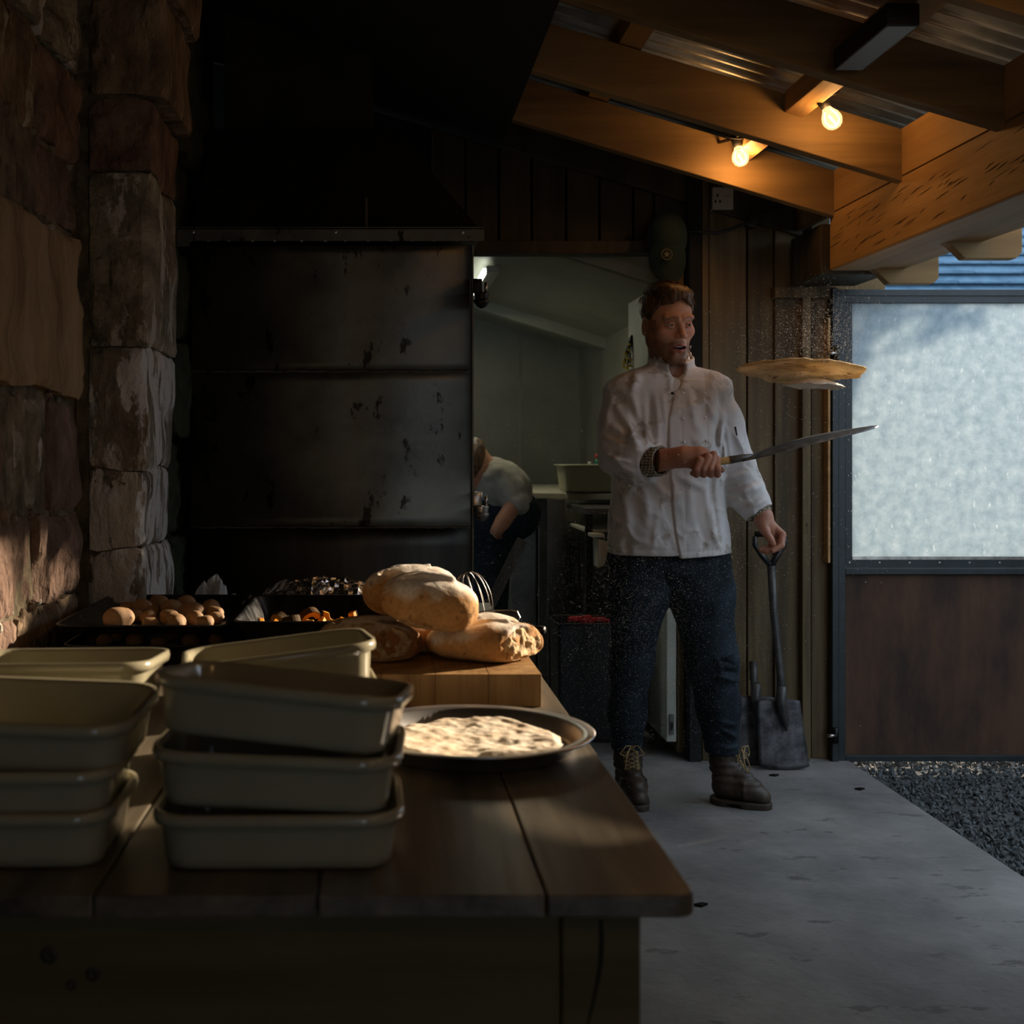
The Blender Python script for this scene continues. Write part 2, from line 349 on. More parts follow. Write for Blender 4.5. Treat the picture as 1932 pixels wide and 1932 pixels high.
def polycarb():
    m = bpy.data.materials.new('scuffed_polycarbonate'); m.use_nodes = True; nt = m.node_tree; L = nt.links
    out = nt.nodes['Material Output']; b = nt.nodes['Principled BSDF']
    tc = nt.nodes.new('ShaderNodeTexCoord'); n = nt.nodes.new('ShaderNodeTexNoise'); n.inputs['Scale'].default_value = 24; n.inputs['Detail'].default_value = 14; n.inputs['Roughness'].default_value = .72
    L.new(tc.outputs['Object'], n.inputs['Vector'])
    c = ramp(nt, n.outputs['Fac'], [(.30, (.36,.43,.48)), (.5, (.47,.54,.58)), (.70, (.60,.65,.68))])
    n2 = nt.nodes.new('ShaderNodeTexNoise'); n2.inputs['Scale'].default_value = 70; n2.inputs['Detail'].default_value = 3
    mp = nt.nodes.new('ShaderNodeMapping'); mp.inputs['Scale'].default_value = (1,1,.35); L.new(tc.outputs['Object'], mp.inputs[0]); L.new(mp.outputs[0], n2.inputs['Vector'])
    sc = ramp(nt, n2.outputs['Fac'], [(.66, (0,0,0)), (.78, (.7,.7,.7))])
    mx = nt.nodes.new('ShaderNodeMixRGB'); L.new(sc, mx.inputs[0]); L.new(c, mx.inputs[1]); mx.inputs[2].default_value = (.95,.95,.93,1)
    t = nt.nodes.new('ShaderNodeBsdfTranslucent'); L.new(mx.outputs[0], t.inputs[0])
    L.new(mx.outputs[0], b.inputs['Base Color']); b.inputs['Roughness'].default_value = .35
    s = nt.nodes.new('ShaderNodeMixShader'); s.inputs[0].default_value = .80; L.new(b.outputs[0], s.inputs[1]); L.new(t.outputs[0], s.inputs[2]); L.new(s.outputs[0], out.inputs[0])
    return m
M['poly'] = polycarb()
def glassm(name, tint, a):
    m = bpy.data.materials.new(name); m.use_nodes = True; nt = m.node_tree; L = nt.links; out = nt.nodes['Material Output']
    g = nt.nodes.new('ShaderNodeBsdfGlossy'); g.inputs['Roughness'].default_value = .08; t = nt.nodes.new('ShaderNodeBsdfTransparent'); t.inputs[0].default_value = (*tint, 1)
    fr = nt.nodes.new('ShaderNodeFresnel'); fr.inputs[0].default_value = 1.45
    s = nt.nodes.new('ShaderNodeMixShader'); L.new(fr.outputs[0], s.inputs[0]); L.new(t.outputs[0], s.inputs[1]); L.new(g.outputs[0], s.inputs[2])
    L.new(s.outputs[0], out.inputs[0]); return m
M['bulb_glass'] = glassm('bulb_glass', (1,.93,.82), .3)
_n = M['bulb_glass'].node_tree; _o = _n.nodes['Material Output']; _e = _n.nodes.new('ShaderNodeEmission'); _e.inputs[0].default_value = (1,.50,.24,1); _e.inputs[1].default_value = .32
_a = _n.nodes.new('ShaderNodeAddShader'); _n.links.new(_o.inputs[0].links[0].from_socket, _a.inputs[0]); _n.links.new(_e.outputs[0], _a.inputs[1]); _n.links.new(_a.outputs[0], _o.inputs[0])
M['filament'] = emit('filament', (1,.72,.42), 25)
M['tube_lit'] = emit('lit_tube', (.95,1,.88), 6)

# ================================================================ floor, yard
fl = MB(); fl.box((-1.0,-1.6,-.12),(1.84,5.02,0)).box((1.26,5.02,-.12),(1.84,5.14,0)); floor = struct(obj('floor', fl, M['concrete'], bevel=.006))
g = MB(); g.box((1.86,-1.6,-.30),(30,30,-.05)); yard = struct(obj('yard_ground', g, M['earth']))
# gravel: loose stones on the yard beside the slab
mb = MB(); V = []; Fc = []; rs = np.random.RandomState(5)
base = np.array([(1,0,0),(-1,0,0),(0,1,0),(0,-1,0),(0,0,1),(0,0,-1)], float); tri = [(0,2,4),(2,1,4),(1,3,4),(3,0,4),(2,0,5),(1,2,5),(3,1,5),(0,3,5)]
N = 9000
for i in range(N):
    x = 1.865+rs.rand()*1.3; y = 3.2+rs.rand()*2.6; r = .007+.010*rs.rand()
    q = np.array(Euler(rs.rand(3)*6.28).to_matrix()); p = (base*np.array([r, r*.7, r*.5])*(.8+.4*rs.rand(6,1))) @ q.T + np.array([x, y, -.048+rs.rand()*.024])
    o = len(V); V += p.tolist(); Fc += [(a+o, b+o, c+o) for a, b, c in tri]
gr = obj('gravel', (V, Fc), M['gravel']); tag(gr, 'loose dark bluish gravel beside the concrete slab under the gate', 'gravel', kind='stuff')

# ================================================================ left wall: stones set in mortar
mm = MB(); mm.box((-1.12,-1.6,0),(-.795,3.62,3.2)); wl = struct(obj('wall_left', mm, M['mortar']))
def stone(a, b, m, face, amp=.021, parent=None, seed=0, n=22, rim=.013):
    "block a..b whose exposed face ('x' or 'y') is a chipped, bulging relief; both faces towards the room are kept"
    a = np.array(a, float); b = np.array(b, float); c = (a+b)/2; s = (b-a)
    V = []; Fc = []; idx = {}
    g = [max(3, min(34, int(t/.017))) for t in s]
    def vid(i, j, k):
        if (i,j,k) in idx: return idx[(i,j,k)]
        u = np.array([i/g[0], j/g[1], k/g[2]]); p = a+u*s; V.append(p); idx[(i,j,k)] = len(V)-1; return idx[(i,j,k)]
    def quadgrid(ax, val):
        o = [t for t in range(3) if t != ax]
        for i in range(g[o[0]]):
            for j in range(g[o[1]]):
                q = []
                for di, dj in ((0,0),(1,0),(1,1),(0,1)):
                    t = [0,0,0]; t[ax] = val; t[o[0]] = i+di; t[o[1]] = j+dj; q.append(vid(*t))
                Fc.append(q)
    for ax in range(3):
        quadgrid(ax, 0); quadgrid(ax, g[ax])
    V = np.array(V); q = (V-c)
    # rounded arrises and relief
    e = np.minimum(V-a, b-V); e = np.sort(e, axis=1)
    near = np.clip(1-e[:,1]/rim, 0, 1)**2
    V2 = V-np.sign(q)*near[:,None]*rim*.55*(e < rim*.9)
    nz = fbm(V[:,0]*9+seed, V[:,1]*9, V[:,2]*9, 4)*amp+fbm(V[:,0]*40+seed, V[:,1]*40, V[:,2]*22, 2)*amp*.6
    k = {'x': 0, 'y': 1}[face]; sg = 1 if k == 0 else -1
    hit = (q[:,k]*sg > s[k]/2-1e-6)
    V2[hit, k] += sg*nz[hit]
    V2[:,2] += (~hit)*nz*.3
    wx = .020 if face == 'x' else .017                       # wandering joints
    V2[:,2] += fbm(V[:,0]*0+1, V[:,1]*6, V[:,2]*5+V[:,0]*6, 3)*wx*1.3; V2[:,1 if face == 'x' else 0] += fbm(V[:,0]*0+9, V[:,1]*4+V[:,0]*6, V[:,2]*7, 3)*wx*(1 if face == 'x' else (V[:,0] > -.7))
    o = obj('stone', (V2.tolist(), Fc), m, parent, smooth=True); o.data.set_sharp_from_angle(angle=.6); return o
courses = [  # z0, z1, [(d0, d1, material, set back), ...]
 (.62,.86,[(1.6,2.35,'st_brown',0),(2.36,2.72,'st_red',.01),(2.73,3.25,'st_brown',.0)]),
 (.87,1.07,[(1.6,2.2,'st_red',.01),(2.21,2.55,'st_brown',0),(2.57,2.86,'st_red',.015),(2.88,3.26,'st_red',0)]),
 (1.085,1.34,[(1.6,2.3,'st_brown',0),(2.32,2.66,'st_red',.012),(2.68,2.98,'st_grey',.02),(3.0,3.27,'st_red',.005)]),
 (1.36,1.74,[(1.6,2.28,'st_brown',0),(2.30,3.24,'st_ochre',-.012)]),
 (1.765,1.93,[(1.6,2.5,'st_brown',.01),(2.52,2.86,'st_red',.02),(2.88,3.26,'st_red',.008)]),
 (1.945,2.16,[(1.6,2.42,'st_grey',0),(2.44,2.9,'st_brown',.012),(2.92,3.26,'st_red',.0)]),
 (2.175,2.52,[(1.6,2.6,'st_grey',0),(2.62,3.25,'st_grey',-.01)]),
 (2.535,2.9,[(1.6,2.6,'st_brown',0),(2.62,3.25,'st_brown',0)])]
sd = 0
for z0, z1, row in courses:
    for d0, d1, m, sb in row:
        sd += 3.7; stone((-.86, d0, z0), (-.775-sb, d1, z1), M[m], 'x', parent=wl, seed=sd)
# rubble pinned in the wide joints
for i in range(26):
    d = 2.35+.9*random.random(); z = random.choice([.865,1.08,1.35,1.75,1.94])+random.uniform(-.012,.012); l = random.uniform(.02,.05); h = random.uniform(.012,.022)
    sd += 1.3; stone((-.84, d, z-h), (-.782, d+l, z+h), M[random.choice(['st_red','st_grey','st_brown'])], 'x', amp=.006, parent=wl, seed=sd, rim=.012)
# the whitewashed pier at the end of the wall, its face turned to the room
quoins = [(.55,.960,-.612,'st_lime'),(.963,1.170,-.618,'st_lime'),(1.173,1.495,-.612,'st_lime'),(1.498,1.94,-.600,'st_grey'),(1.945,2.13,-.598,'st_red'),(2.14,2.40,-.555,'st_brown'),(2.41,2.62,-.53,'st_brown'),(2.63,2.9,-.53,'st_brown')]
pier = struct(obj('wall_pier', MB().box((-1.05,3.36,0),(-.66,5.0,3.2)), M['moss']))
obj('mortar_bed', MB().box((-.80,3.316,0),(-.626,3.36,2.14)).box((-.80,3.316,2.14),(-.57,3.36,3.0)), M['mortar'], pier)
for z0, z1, x1, m in quoins:
    sd += 2.9; stone((-.765, 3.30, z0), (x1, 3.74, z1), M[m], 'y', amp=.022, parent=pier, seed=sd)
for i in range(9):
    sd += 2.9; z = .4+i*.29; stone((-.72, 3.76+.02*(i%2), z), (-.60-.02*((i*7)%3), 4.45, z+.275), M['moss'], 'x', amp=.03, parent=pier, seed=sd)

# ================================================================ back wall with the doorway to the kitchen
WB = 5.0
def X(px, d=WB): return (px-CX)/F*d
def Z(py, d=WB): return CH-(py-CY)/F*d
wb = struct(obj('wall_back', MB().box((-1.05,5.10,0),(.33,5.14,3.1)).box((.33,5.10,Z(470)),(1.20,5.14,3.0)).box((1.235,5.10,0),(X(1580),5.14,2.6)), M['black_board']))
def plank(px0, px1, z0, z1, d, m='wall_wood', th=.03, parent=None, name='plank', top=None):
    x0, x1 = X(px0, d), X(px1, d)
    if top: b = MB().prism([(x0,z0),(x1,z0),(x1,top(x1)),(x0,top(x0))], d, d+th)
    else: b = MB().box((x0,d,z0),(x1,d+th,z1))
    return obj(name, b, M[m], parent or wb, bevel=.003)
roofz = lambda x: 2.07+(1.64-x)*.30          # underside of the rafters
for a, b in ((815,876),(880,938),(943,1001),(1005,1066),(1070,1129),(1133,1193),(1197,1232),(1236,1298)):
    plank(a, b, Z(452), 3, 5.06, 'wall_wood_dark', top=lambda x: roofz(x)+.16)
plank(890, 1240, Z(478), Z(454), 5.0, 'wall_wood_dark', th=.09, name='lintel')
for a, b, d, m in ((1338,1408,5.05,'wall_wood'),(1411,1459,5.055,'wall_wood'),(1462,1513,5.04,'wall_wood'),(1531,1566,5.04,'wall_wood')):
    plank(a, b, 0, 2.2, d, m, top=lambda x: min(roofz(x)+.15, 2.32))
plank(1325, 1337, 0, 2.3, 5.0, 'wall_wood', th=.09, name='post')
plank(1514, 1530, 0, Z(558), 5.0, 'wall_wood', th=.06, name='batten')
plank(1562, 1567, Z(1062), Z(600), 4.99, 'batten', th=.05, name='batten')  # sunlit board edge painted in as a strip of paler wood
plank(1462, 1578, Z(562), Z(541), 5.0, 'wall_wood', th=.06, name='rail')
plank(1301, 1324, 0, 2.45, 4.98, 'black_board', th=.1, name='post')
plank(1278, 1291, .02, 2.0, 5.05, 'wall_wood', th=.05, name='door_jamb')
# ---- white door swung open into the kitchen, seen edge on
dr = thing('kitchen_door', 'pale painted door swung open into the kitchen, edge on behind the man', 'door', (1.12, 5.02, .05))
dr_leaf = obj('door_leaf', MB().box((1.125,5.02,.07),(1.163,5.80,2.0)), M['white_paint'], dr, bevel=.003)
obj('bolt_plate', MB().box((1.136,5.012,.10),(1.152,5.022,.18)), M['stainless'], dr_leaf)
obj('keep', MB().box((1.140,5.006,.12),(1.147,5.014,.15)), M['iron'], dr_leaf)

# ================================================================ roof
ceil = struct(obj('ceiling', MB().prism([(-1.2, roofz(-1.2)+.33),(2.1, roofz(2.1)+.33),(2.1, roofz(2.1)+.35),(-1.2, roofz(-1.2)+.35)], -1.6, 5.1), M['black_board']))
# corrugated tin: ridges run down the slope
def tin(d0, d1, n):
    "corrugation profile along y, swept down the slope"
    V = []; Fc = []; k = n*8+1
    for i in range(k):
        y = d0+(d1-d0)*i/(k-1); dz = .012*math.sin(2*PI*i/8)
        for x in (-1.15, 2.08): V.append((x, y, roofz(x)+.265+dz))
    for i in range(k-1): Fc.append((2*i, 2*i+1, 2*i+3, 2*i+2))
    return V, Fc
for i in range(6):
    d0 = -1.5+i*1.1; o = obj('corrugated_sheet', tin(d0, d0+1.1, 14), M['tin_roof'], ceil, smooth=True)
    o.modifiers.new('solid', 'SOLIDIFY').thickness = .0012
RD = [-1.06,-.43,.20,.83,1.46,2.09,2.72,3.35,4.01,4.61,5.02]
for d in RD:
    x1 = 1.66
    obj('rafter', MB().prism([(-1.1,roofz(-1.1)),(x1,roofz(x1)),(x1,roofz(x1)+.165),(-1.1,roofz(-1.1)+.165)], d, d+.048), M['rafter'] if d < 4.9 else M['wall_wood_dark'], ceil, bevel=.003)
# purlins over the rafters and noggins between them
for x in (-.6,.1,.75):
    obj('purlin', MB().prism([(x,roofz(x)+.17),(x+.07,roofz(x+.07)+.17),(x+.07,roofz(x+.07)+.24),(x,roofz(x)+.24)], -1.5, 5.05), M['beam'], ceil)
for i, d in enumerate(RD[5:-1]):
    x = 1.27
    obj('noggin', MB().prism([(x,roofz(x)+.105),(x+.06,roofz(x+.06)+.105),(x+.06,roofz(x+.06)+.17),(x,roofz(x)+.17)], d+.05, RD[6+i]), M['batten'], ceil, bevel=.002)
# eave blocking, seen end on between rafters at the wall plate
for i, d in enumerate(RD[5:-1]):
    obj('eave_board', MB().box((1.64,d+.05,2.088),(1.665,RD[6+i],2.235)), M['beam'], ceil)
# wall plate beam
bm_ = obj('beam', MB().box((1.64,-1.5,1.878),(1.90,4.66,2.086)), M['beam'], ceil, bevel=.008)
ck_ = MB(); rc = random.Random(21)
for i in range(80):
    y = rc.uniform(2.6,4.6); z = rc.uniform(1.91,2.06); l = rc.uniform(.03,.12); e = rc.uniform(.0005,.0012)
    ck_.tube([(1.6392,y,z),(1.6390,y+l*.5,z-.004+rc.uniform(-.002,.002)),(1.6392,y+l,z-.010)], [e*.3,e,e*.2], 4)
cr_ = obj('drying_crack', ck_, M['black_board'], ceil); cr_['kind'] = 'stuff'
obj('beam', MB().box((X(1492),4.66,Z(540)),(1.86,5.0,2.05)), M['wall_wood_dark'], ceil, bevel=.004)  # far end of the beam, its shade put into darker wood
for d in RD[4:-1]+[5.1]:   # rafter tails with dropped, chamfered ends
    obj('rafter_tail', MB().prism([(1.70,1.93),(1.80,1.865),(1.84,1.825),(2.00,1.825),(2.02,1.845),(2.02,2.05),(1.70,2.08)], d, d+.048), M['rafter'], ceil, bevel=.003)
# soot black sheet under the rafters over the oven side
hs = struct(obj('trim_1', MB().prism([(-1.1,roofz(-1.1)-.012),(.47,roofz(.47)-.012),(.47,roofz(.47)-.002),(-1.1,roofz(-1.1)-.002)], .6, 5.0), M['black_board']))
# unseen rest of shell; rear gap added for fill, slot for a sun streak
struct(obj('wall_rear', MB().box((-1.1,-1.66,0),(.5,-1.6,3.3)).box((.85,-1.66,0),(1.9,-1.6,3.3)).box((.5,-1.66,1.95),(.85,-1.6,3.3)), M['wall_wood_dark']))
wr = struct(obj('wall_right', MB().prism([(-1.6,0),(2.85,0),(2.85,1.25),(2.71,1.27),(2.70,1.272),(2.56,1.250),(2.42,1.222),(-1.6,1.222)], 1.80, 1.86, 'x').prism([(-1.6,1.223),(2.42,1.223),(2.48,1.258),(2.60,1.285),(2.71,1.298),(2.72,1.27),(2.85,1.251),(2.85,2.3),(-1.6,2.3)], 1.80, 1.86, 'x'), M['wall_wood_dark']))

# ================================================================ the gate leaf standing open
gt = thing('gate', 'dark steel framed gate with a frosted panel over a rusty plate', 'gate', (X(1582), 5.0, .02))
GD = 5.0; gx0, gx1 = X(1582), X(1582)+.90
def bar(name, x0, x1, z0, z1, d0=GD, d1=GD+.04, m='gate_frame', par=gt, bev=.002): return obj(name, MB().box((x0,d0,z0),(x1,d1,z1)), M[m], par, bevel=bev)
zt, zb, zm0, zm1 = Z(546), Z(1437), Z(1084), Z(1056)
bar('frame_stile', gx0, gx0+.028, zb, zt); bar('frame_stile', gx1-.04, gx1, zb, zt)
bar('frame_rail', gx0+.028, gx1-.04, zt-.026, zt); bar('frame_rail', gx0+.028, gx1-.04, zb, zb+.024); bar('frame_rail', gx0+.028, gx1-.04, zm0, zm0+.024)
for a, b, c, d in ((gx0+.028, gx1-.04, zt-.054, zt-.03), (gx0+.028, gx1-.04, zm0+.026, zm1), (gx0+.028, gx0+.056, zm1, zt-.054)):
    bar('glazing_bead', a, b, c, d, GD+.004, GD+.03)
bar('panel_sheet', gx0+.05, gx1-.03, zm1-.012, zt-.045, GD+.012, GD+.020, 'poly', bev=0)
obj('sill_strip', MB().box((gx0+.056,GD+.002,zm1),(gx1-.04,GD+.012,zm1+.012)), M['bright_metal'], gt)
for k in range(7):
    x = gx0+.045+k*.118; obj('screw', MB().lathe([(0,0),(.004,0),(.0035,.0025),(0,.003)], (x,GD+.004,zm1-.012), (0,-1,0), 8), M['bright_metal'], gt)
for k in range(7):
    z = zm1+.05+k*.14; obj('screw', MB().lathe([(0,0),(.003,0),(.0025,.002),(0,.003)], (gx0+.04,GD+.004,z), (0,-1,0), 8), M['bright_metal'], gt)
bar('rust_plate', gx0+.028, gx1-.04, zb+.024, zm0, GD+.014, GD+.02, 'rust', bev=0)
gp = thing('gate_post', 'dark steel gate post between the boards and the gate', 'post', (X(1575),5.0,0))
obj('post_tube', MB().box((X(1568),4.985,0),(X(1580),5.04,Z(545))), M['gate_frame'], gp, bevel=.002)
for z in (Z(1385), 1.6):
    h = obj('hinge', MB().cyl((X(1572),4.975,z-.03),(X(1572),4.975,z+.03),.012), M['iron'], gp, smooth=True)
    obj('hinge_pin', MB().cyl((X(1556),4.97,z),(X(1572),4.97,z),.007), M['bright_metal'], h, smooth=True)
# ================================================================ what stands outside: slate roofed house and an added yard wall to shade the floor
hs_ = thing('house', 'neighbouring house with a blue slate roof beyond the gate', 'house', (8, 14, 0))
obj('wall', MB().box((3.5,14.4,-.05),(16,19,2.35)), M['render'], hs_)
for r in range(14):
    y0 = 14.1+r*.22; z0 = 2.35+r*.15
    b = MB(); o = .3*(r % 2)
    for k in range(22):
        x = 3.4+k*.6+o; b.box((x,y0,z0),(x+.59,y0+.30,z0+.02+.008*((k*7+r*3)%3)), Matrix.Translation((0,0,0)))
    ob = obj('slate_course', b, M['slate'], hs_); ob['kind'] = 'stuff'
obj('gable', MB().prism([(14.2,2.3),(17.1,4.4),(19.9,2.3)], 3.5, 16, 'x'), M['slate'], hs_)

# ================================================================ kitchen behind the doorway
kx1, kd1 = 1.25, 8.0
kz = lambda x: 1.85+.31*(kx1-x)
struct(obj('wall_kitchen_far', MB().prism([(-1.6,0),(kx1+.06,0),(kx1+.06,kz(kx1)),(-1.6,kz(-1.6))], kd1, kd1+.06), M['kit_wall']))
ws = struct(obj('wall_kitchen_side', MB().box((kx1,5.75,0),(kx1+.05,kd1,kz(kx1)+.05)).box((1.2,5.14,0),(1.25,5.8,2.3)), M['kit_wall']))
struct(obj('wall_kitchen_left', MB().box((-1.6,5.14,0),(-1.55,kd1,2.9)), M['kit_wall']))
struct(obj('ceiling_kitchen', MB().prism([(-1.65,kz(-1.65)),(kx1+.05,kz(kx1+.05)),(kx1+.05,kz(kx1+.05)+.05),(-1.65,kz(-1.65)+.05)], 5.14, kd1+.06), M['kit_ceiling']))
struct(obj('wall_kitchen_front', MB().prism([(-1.6,kz(-1.6)),(kx1+.05,kz(kx1+.05)),(kx1+.05,3.3),(-1.6,3.3)], 5.15, 5.2), M['kit_ceiling']))
struct(obj('floor_kitchen', MB().box((-1.6,5.02,-.12),(kx1+.05,kd1+.06,.001)), M['concrete']))
for x in (.34,.86,1.235): struct(obj('trim_2', MB().box((x,kd1-.006,0),(x+.02,kd1,kz(x)-.01)), M['kit_wall']))
obj('ceiling_rib', MB().prism([(-1.5,kz(-1.5)-.06),(kx1,kz(kx1)-.06),(kx1,kz(kx1)),(-1.5,kz(-1.5))], 7.1, 7.22), M['kit_ceiling']); struct(bpy.data.objects['ceiling_rib'])
lt = thing('strip_light', 'lit fluorescent strip light on the kitchen ceiling', 'light', (.47, 6.0, kz(.47)-.06))
obj('lamp_housing', MB().box((.475,5.75,kz(.52)-.05),(.535,6.95,kz(.52)-.02)), M['plastic_white'], lt, bevel=.004)
obj('lit_tube', MB().cyl((.470,5.80,kz(.5)-.045),(.470,6.90,kz(.5)-.045),.014), M['tube_lit'], lt, smooth=True)
kl = bpy.data.objects.new('kitchen_light', bpy.data.lights.new('kitchen_light', 'AREA')); COL.objects.link(kl); kl.location = (.2, 6.4, 2.0); kl.data.energy = 3.4; kl.data.color = (1,.93,.68); kl.data.shape = 'RECTANGLE'; kl.data.size = .1; kl.data.size_y = 1.1
kl.parent = lt; kl.location = Vector((.44, 6.35, kz(.47)-.10))-Vector(lt.location)
# worktop along the far wall and side wall
wt = thing('worktop', 'pale kitchen worktop on steel cupboards behind the doorway', 'worktop', (.9, 6.6, 0))
obj('top_slab', MB().prism([(.62,6.85),(.70,6.20),(1.2,6.0),(1.2,7.7),(.55,7.7)], .985, 1.015, 'z'), M['counter'], wt, bevel=.004)
for x, y in ((.66,6.5),(.80,6.5)): obj('cupboard_panel', MB().box((x,y,.06),(x+.13,y+1.1,.98)), M['stainless'], wt, bevel=.004)
obj('leg', MB().box((.80,6.10,0),(.88,6.14,.985)), M['stainless'], wt)
tb = P(1058,948,6.0); kt = thing('storage_tub', 'large frosted green plastic tub on the kitchen worktop', 'tub', (1.0, 6.1, 1.02))
def rrect(cx, cy, wx, wy, r, z, n=6):
    out = []
    for sx, sy, a0 in ((1,1,0),(-1,1,90),(-1,-1,180),(1,-1,270)):
        for i in range(n+1):
            a = math.radians(a0+90*i/n); out.append(Vector((cx+sx*(wx/2-r)+r*math.cos(a), cy+sy*(wy/2-r)+r*math.sin(a), z)))
    return out
def dish(cx, cy, wx, wy, h, z0, r=.04, taper=.012, flange=.01, t=.004, lip=.006):
    "open rectangular vessel: outer wall, rolled rim, inner wall"
    b = MB(); R = []
    for i, (dw, z) in enumerate(((-2*taper-.02, 0), (-2*taper-.004, .004), (-2*taper, .014), (-.004, h-lip-.004), (0, h-lip), (flange*1.6, h-lip), (flange*2, h-lip*.5), (flange*1.6, h), (.0, h), (-2*t, h-.005), (-2*taper-2*t, .018), (-2*taper-2*t-.008, t+.004), (-2*taper-2*t-.03, t))):
        R.append(rrect(cx, cy, wx+dw, wy+dw, max(.006, r+dw/2), z0+z))
    return b.rings(R)
x0 = X(1057,6.1); obj('tub_body', dish(x0+.20, 6.2, .38, .30, .13, 1.022, .03, .016, .012), M['tub'], kt, smooth=True)
for i, (px, py, m) in enumerate(((1038,937,'red'),(1051,939,'red'),(1058,943,'yellow'))):
    p = P(px, py, 6.22); o = obj('lid', MB().lathe([(0,0),(.014,0),(.015,.012),(.012,.02),(0,.022)], p-Vector((0,0,.012)), n=14), M[m], None, smooth=True)
    tag(o, ['small red round lid nearest the wall on the kitchen worktop','small red round lid beside the frosted tub','small yellow lid tight against the frosted tub'][i], 'lid')
for i, (px, h, m) in enumerate(((1127,.11,'green'),(1113,.07,'plastic_white'),(1144,.085,'plastic_white'))):
    b = P(px, 905, 6.75); b.z = 1.02; t = thing('bottle', ['bottle of green liquid on the kitchen worktop','small pale jar left of the green bottle','pale squat bottle right of the green bottle'][i], 'bottle', b)
    obj('bottle_body', MB().lathe([(0,0),(.022,0),(.024,.01),(.024,h),(.012,h+.03),(.010,h+.05),(0,h+.05)], b, n=16), M[m], t, smooth=True)
    obj('bottle_cap', MB().lathe([(0,0),(.012,0),(.012,.02),(0,.022)], b+Vector((0,0,h+.05)), n=12), M['red' if i != 1 else 'plastic_white'], t, smooth=True)
# bunch of yellow flowers hanging on the side wall of the kitchen
fy = thing('flower_bunch', 'bunch of dried yellow flowers hanging by the kitchen door', 'flowers', P(1190,665,5.7))
st = MB(); hd = MB(); rr_ = random.Random(4)
for i in range(26):
    p0 = P(1192,632,5.7); p1 = P(1190+rr_.uniform(-13,14), 700-rr_.uniform(0,52), 5.7)+Vector((0,rr_.uniform(-.02,.02),0))
    st.tube([p0,(p0+p1)/2+Vector((rr_.uniform(-.01,.01),0,0)),p1], .0015, 5); hd.lathe([(0,-.006),(.007,-.003),(.008,.002),(0,.006)], p1, n=6)
obj('stem', st, M['moss'], fy)['kind'] = 'stuff'; obj('flower_head', hd, M['yellow'], fy)['kind'] = 'stuff'
# shelf unit with a pale box, crate and a leaning plank low in the doorway
sh = thing('steel_table', 'dark steel prep table with an undershelf right of the doorway', 'table', (.98,5.75,0))
obj('table_top', MB().box((X(1100,5.7),5.6,Z(968,5.7)),(X(1185,5.7),6.2,Z(958,5.7))), M['stainless'], sh)
obj('shelf', MB().box((X(1100,5.7),5.62,Z(1002,5.7)),(X(1185,5.7),6.2,Z(997,5.7))), M['counter'], sh)
for px in (1100,1180): obj('leg', MB().box((X(px,5.7),5.62,0),(X(px,5.7)+.03,5.65,Z(968,5.7))), M['iron'], sh)
bx = thing('paper_sack', 'pale folded paper sack on the lower shelf of the steel table', 'sack', P(1135,1065,5.55))
obj('sack_body', MB().prism([(X(1128,5.5),Z(1072,5.5)),(X(1140,5.5),Z(1068,5.5)),(X(1147,5.5),Z(1040,5.5)),(X(1146,5.5),Z(1022,5.5)),(X(1128,5.5),Z(1016,5.5))], 5.5, 5.62), M['counter'], bx, bevel=.004)
obj('sack_fold', MB().box((X(1116,5.5),5.49,Z(1014,5.5)),(X(1140,5.5),5.60,Z(1007,5.5))), M['counter'], bx, bevel=.003)
cr = thing('crate', 'black plastic crate holding red packets on the kitchen floor', 'crate', (.9,5.5,0))
obj('crate_body', dish(.90, 5.42, .34, .26, .50, .002, .02, .01, .01), M['black_plastic'], cr)
rd = MB()
for i in range(9):
    rd.box((-.02,-.012,0),(.02,.012,.012), Matrix.Translation((.80+.035*i*.5+random.uniform(-.01,.01), 5.36+random.uniform(-.02,.05), .49+random.uniform(0,.02))) @ Matrix.Rotation(random.uniform(-1,1), 4, 'Z'))
tag(obj('red_packet', rd, M['red'], None), 'heap of small red packets in the black crate', 'packets', kind='stuff')
pn = P(986,1018,5.3); pf = P(905,1180,5.3)
pf = pf+(pf-pn)*((pf.z-.012)/(pn.z-pf.z))
Mx = Matrix.Translation(pf) @ Vector((0,0,1)).rotation_difference(pn-pf).to_matrix().to_4x4()
lp = obj('leaning_plank', MB().box((-.022,-.012,0),(.022,.012,(pn-pf).length), Mx), M['oak_dark'], None, bevel=.003); tag(lp, 'grey plank leaning steeply inside the kitchen doorway', 'plank')

# ================================================================ oven
OD = 4.0
ox0, ox1, oz1 = X(360,OD), X(891,OD), Z(462,OD)
ov = thing('bread_oven', 'tall soot dark steel bread oven with welded front panels', 'oven', (0,OD,0))
obj('body', MB().box((ox0,OD+.012,0),(ox1,4.9,oz1)), M['steel_dark'], ov, bevel=.003)
def curved(z0, z1, flare, m, name='front_panel'):
    n = 16; V = []; Fc = []
    xs = [ox0+.004, ox1-.008]
    for i in range(n+1):
        z = z0+(z1-z0)*i/n; u = 1-i/n; d = OD-flare*max(0, (u-.62)/.38)**2
        for x in xs: V.append((x, d, z))
    for i in range(n): Fc.append((2*i, 2*i+1, 2*i+3, 2*i+2))
    o = obj(name, (V, Fc), M[m], ov, smooth=True); s = o.modifiers.new('s', 'SOLIDIFY'); s.thickness = .006; s.offset = 0; return o
curved(Z(699,OD), oz1-.004, .0, 'steel_dark'); curved(Z(992,OD), Z(703,OD), .035, 'steel_dark'); curved(.05, Z(997,OD), 0, 'steel_lower')
rr_ = random.Random(9)
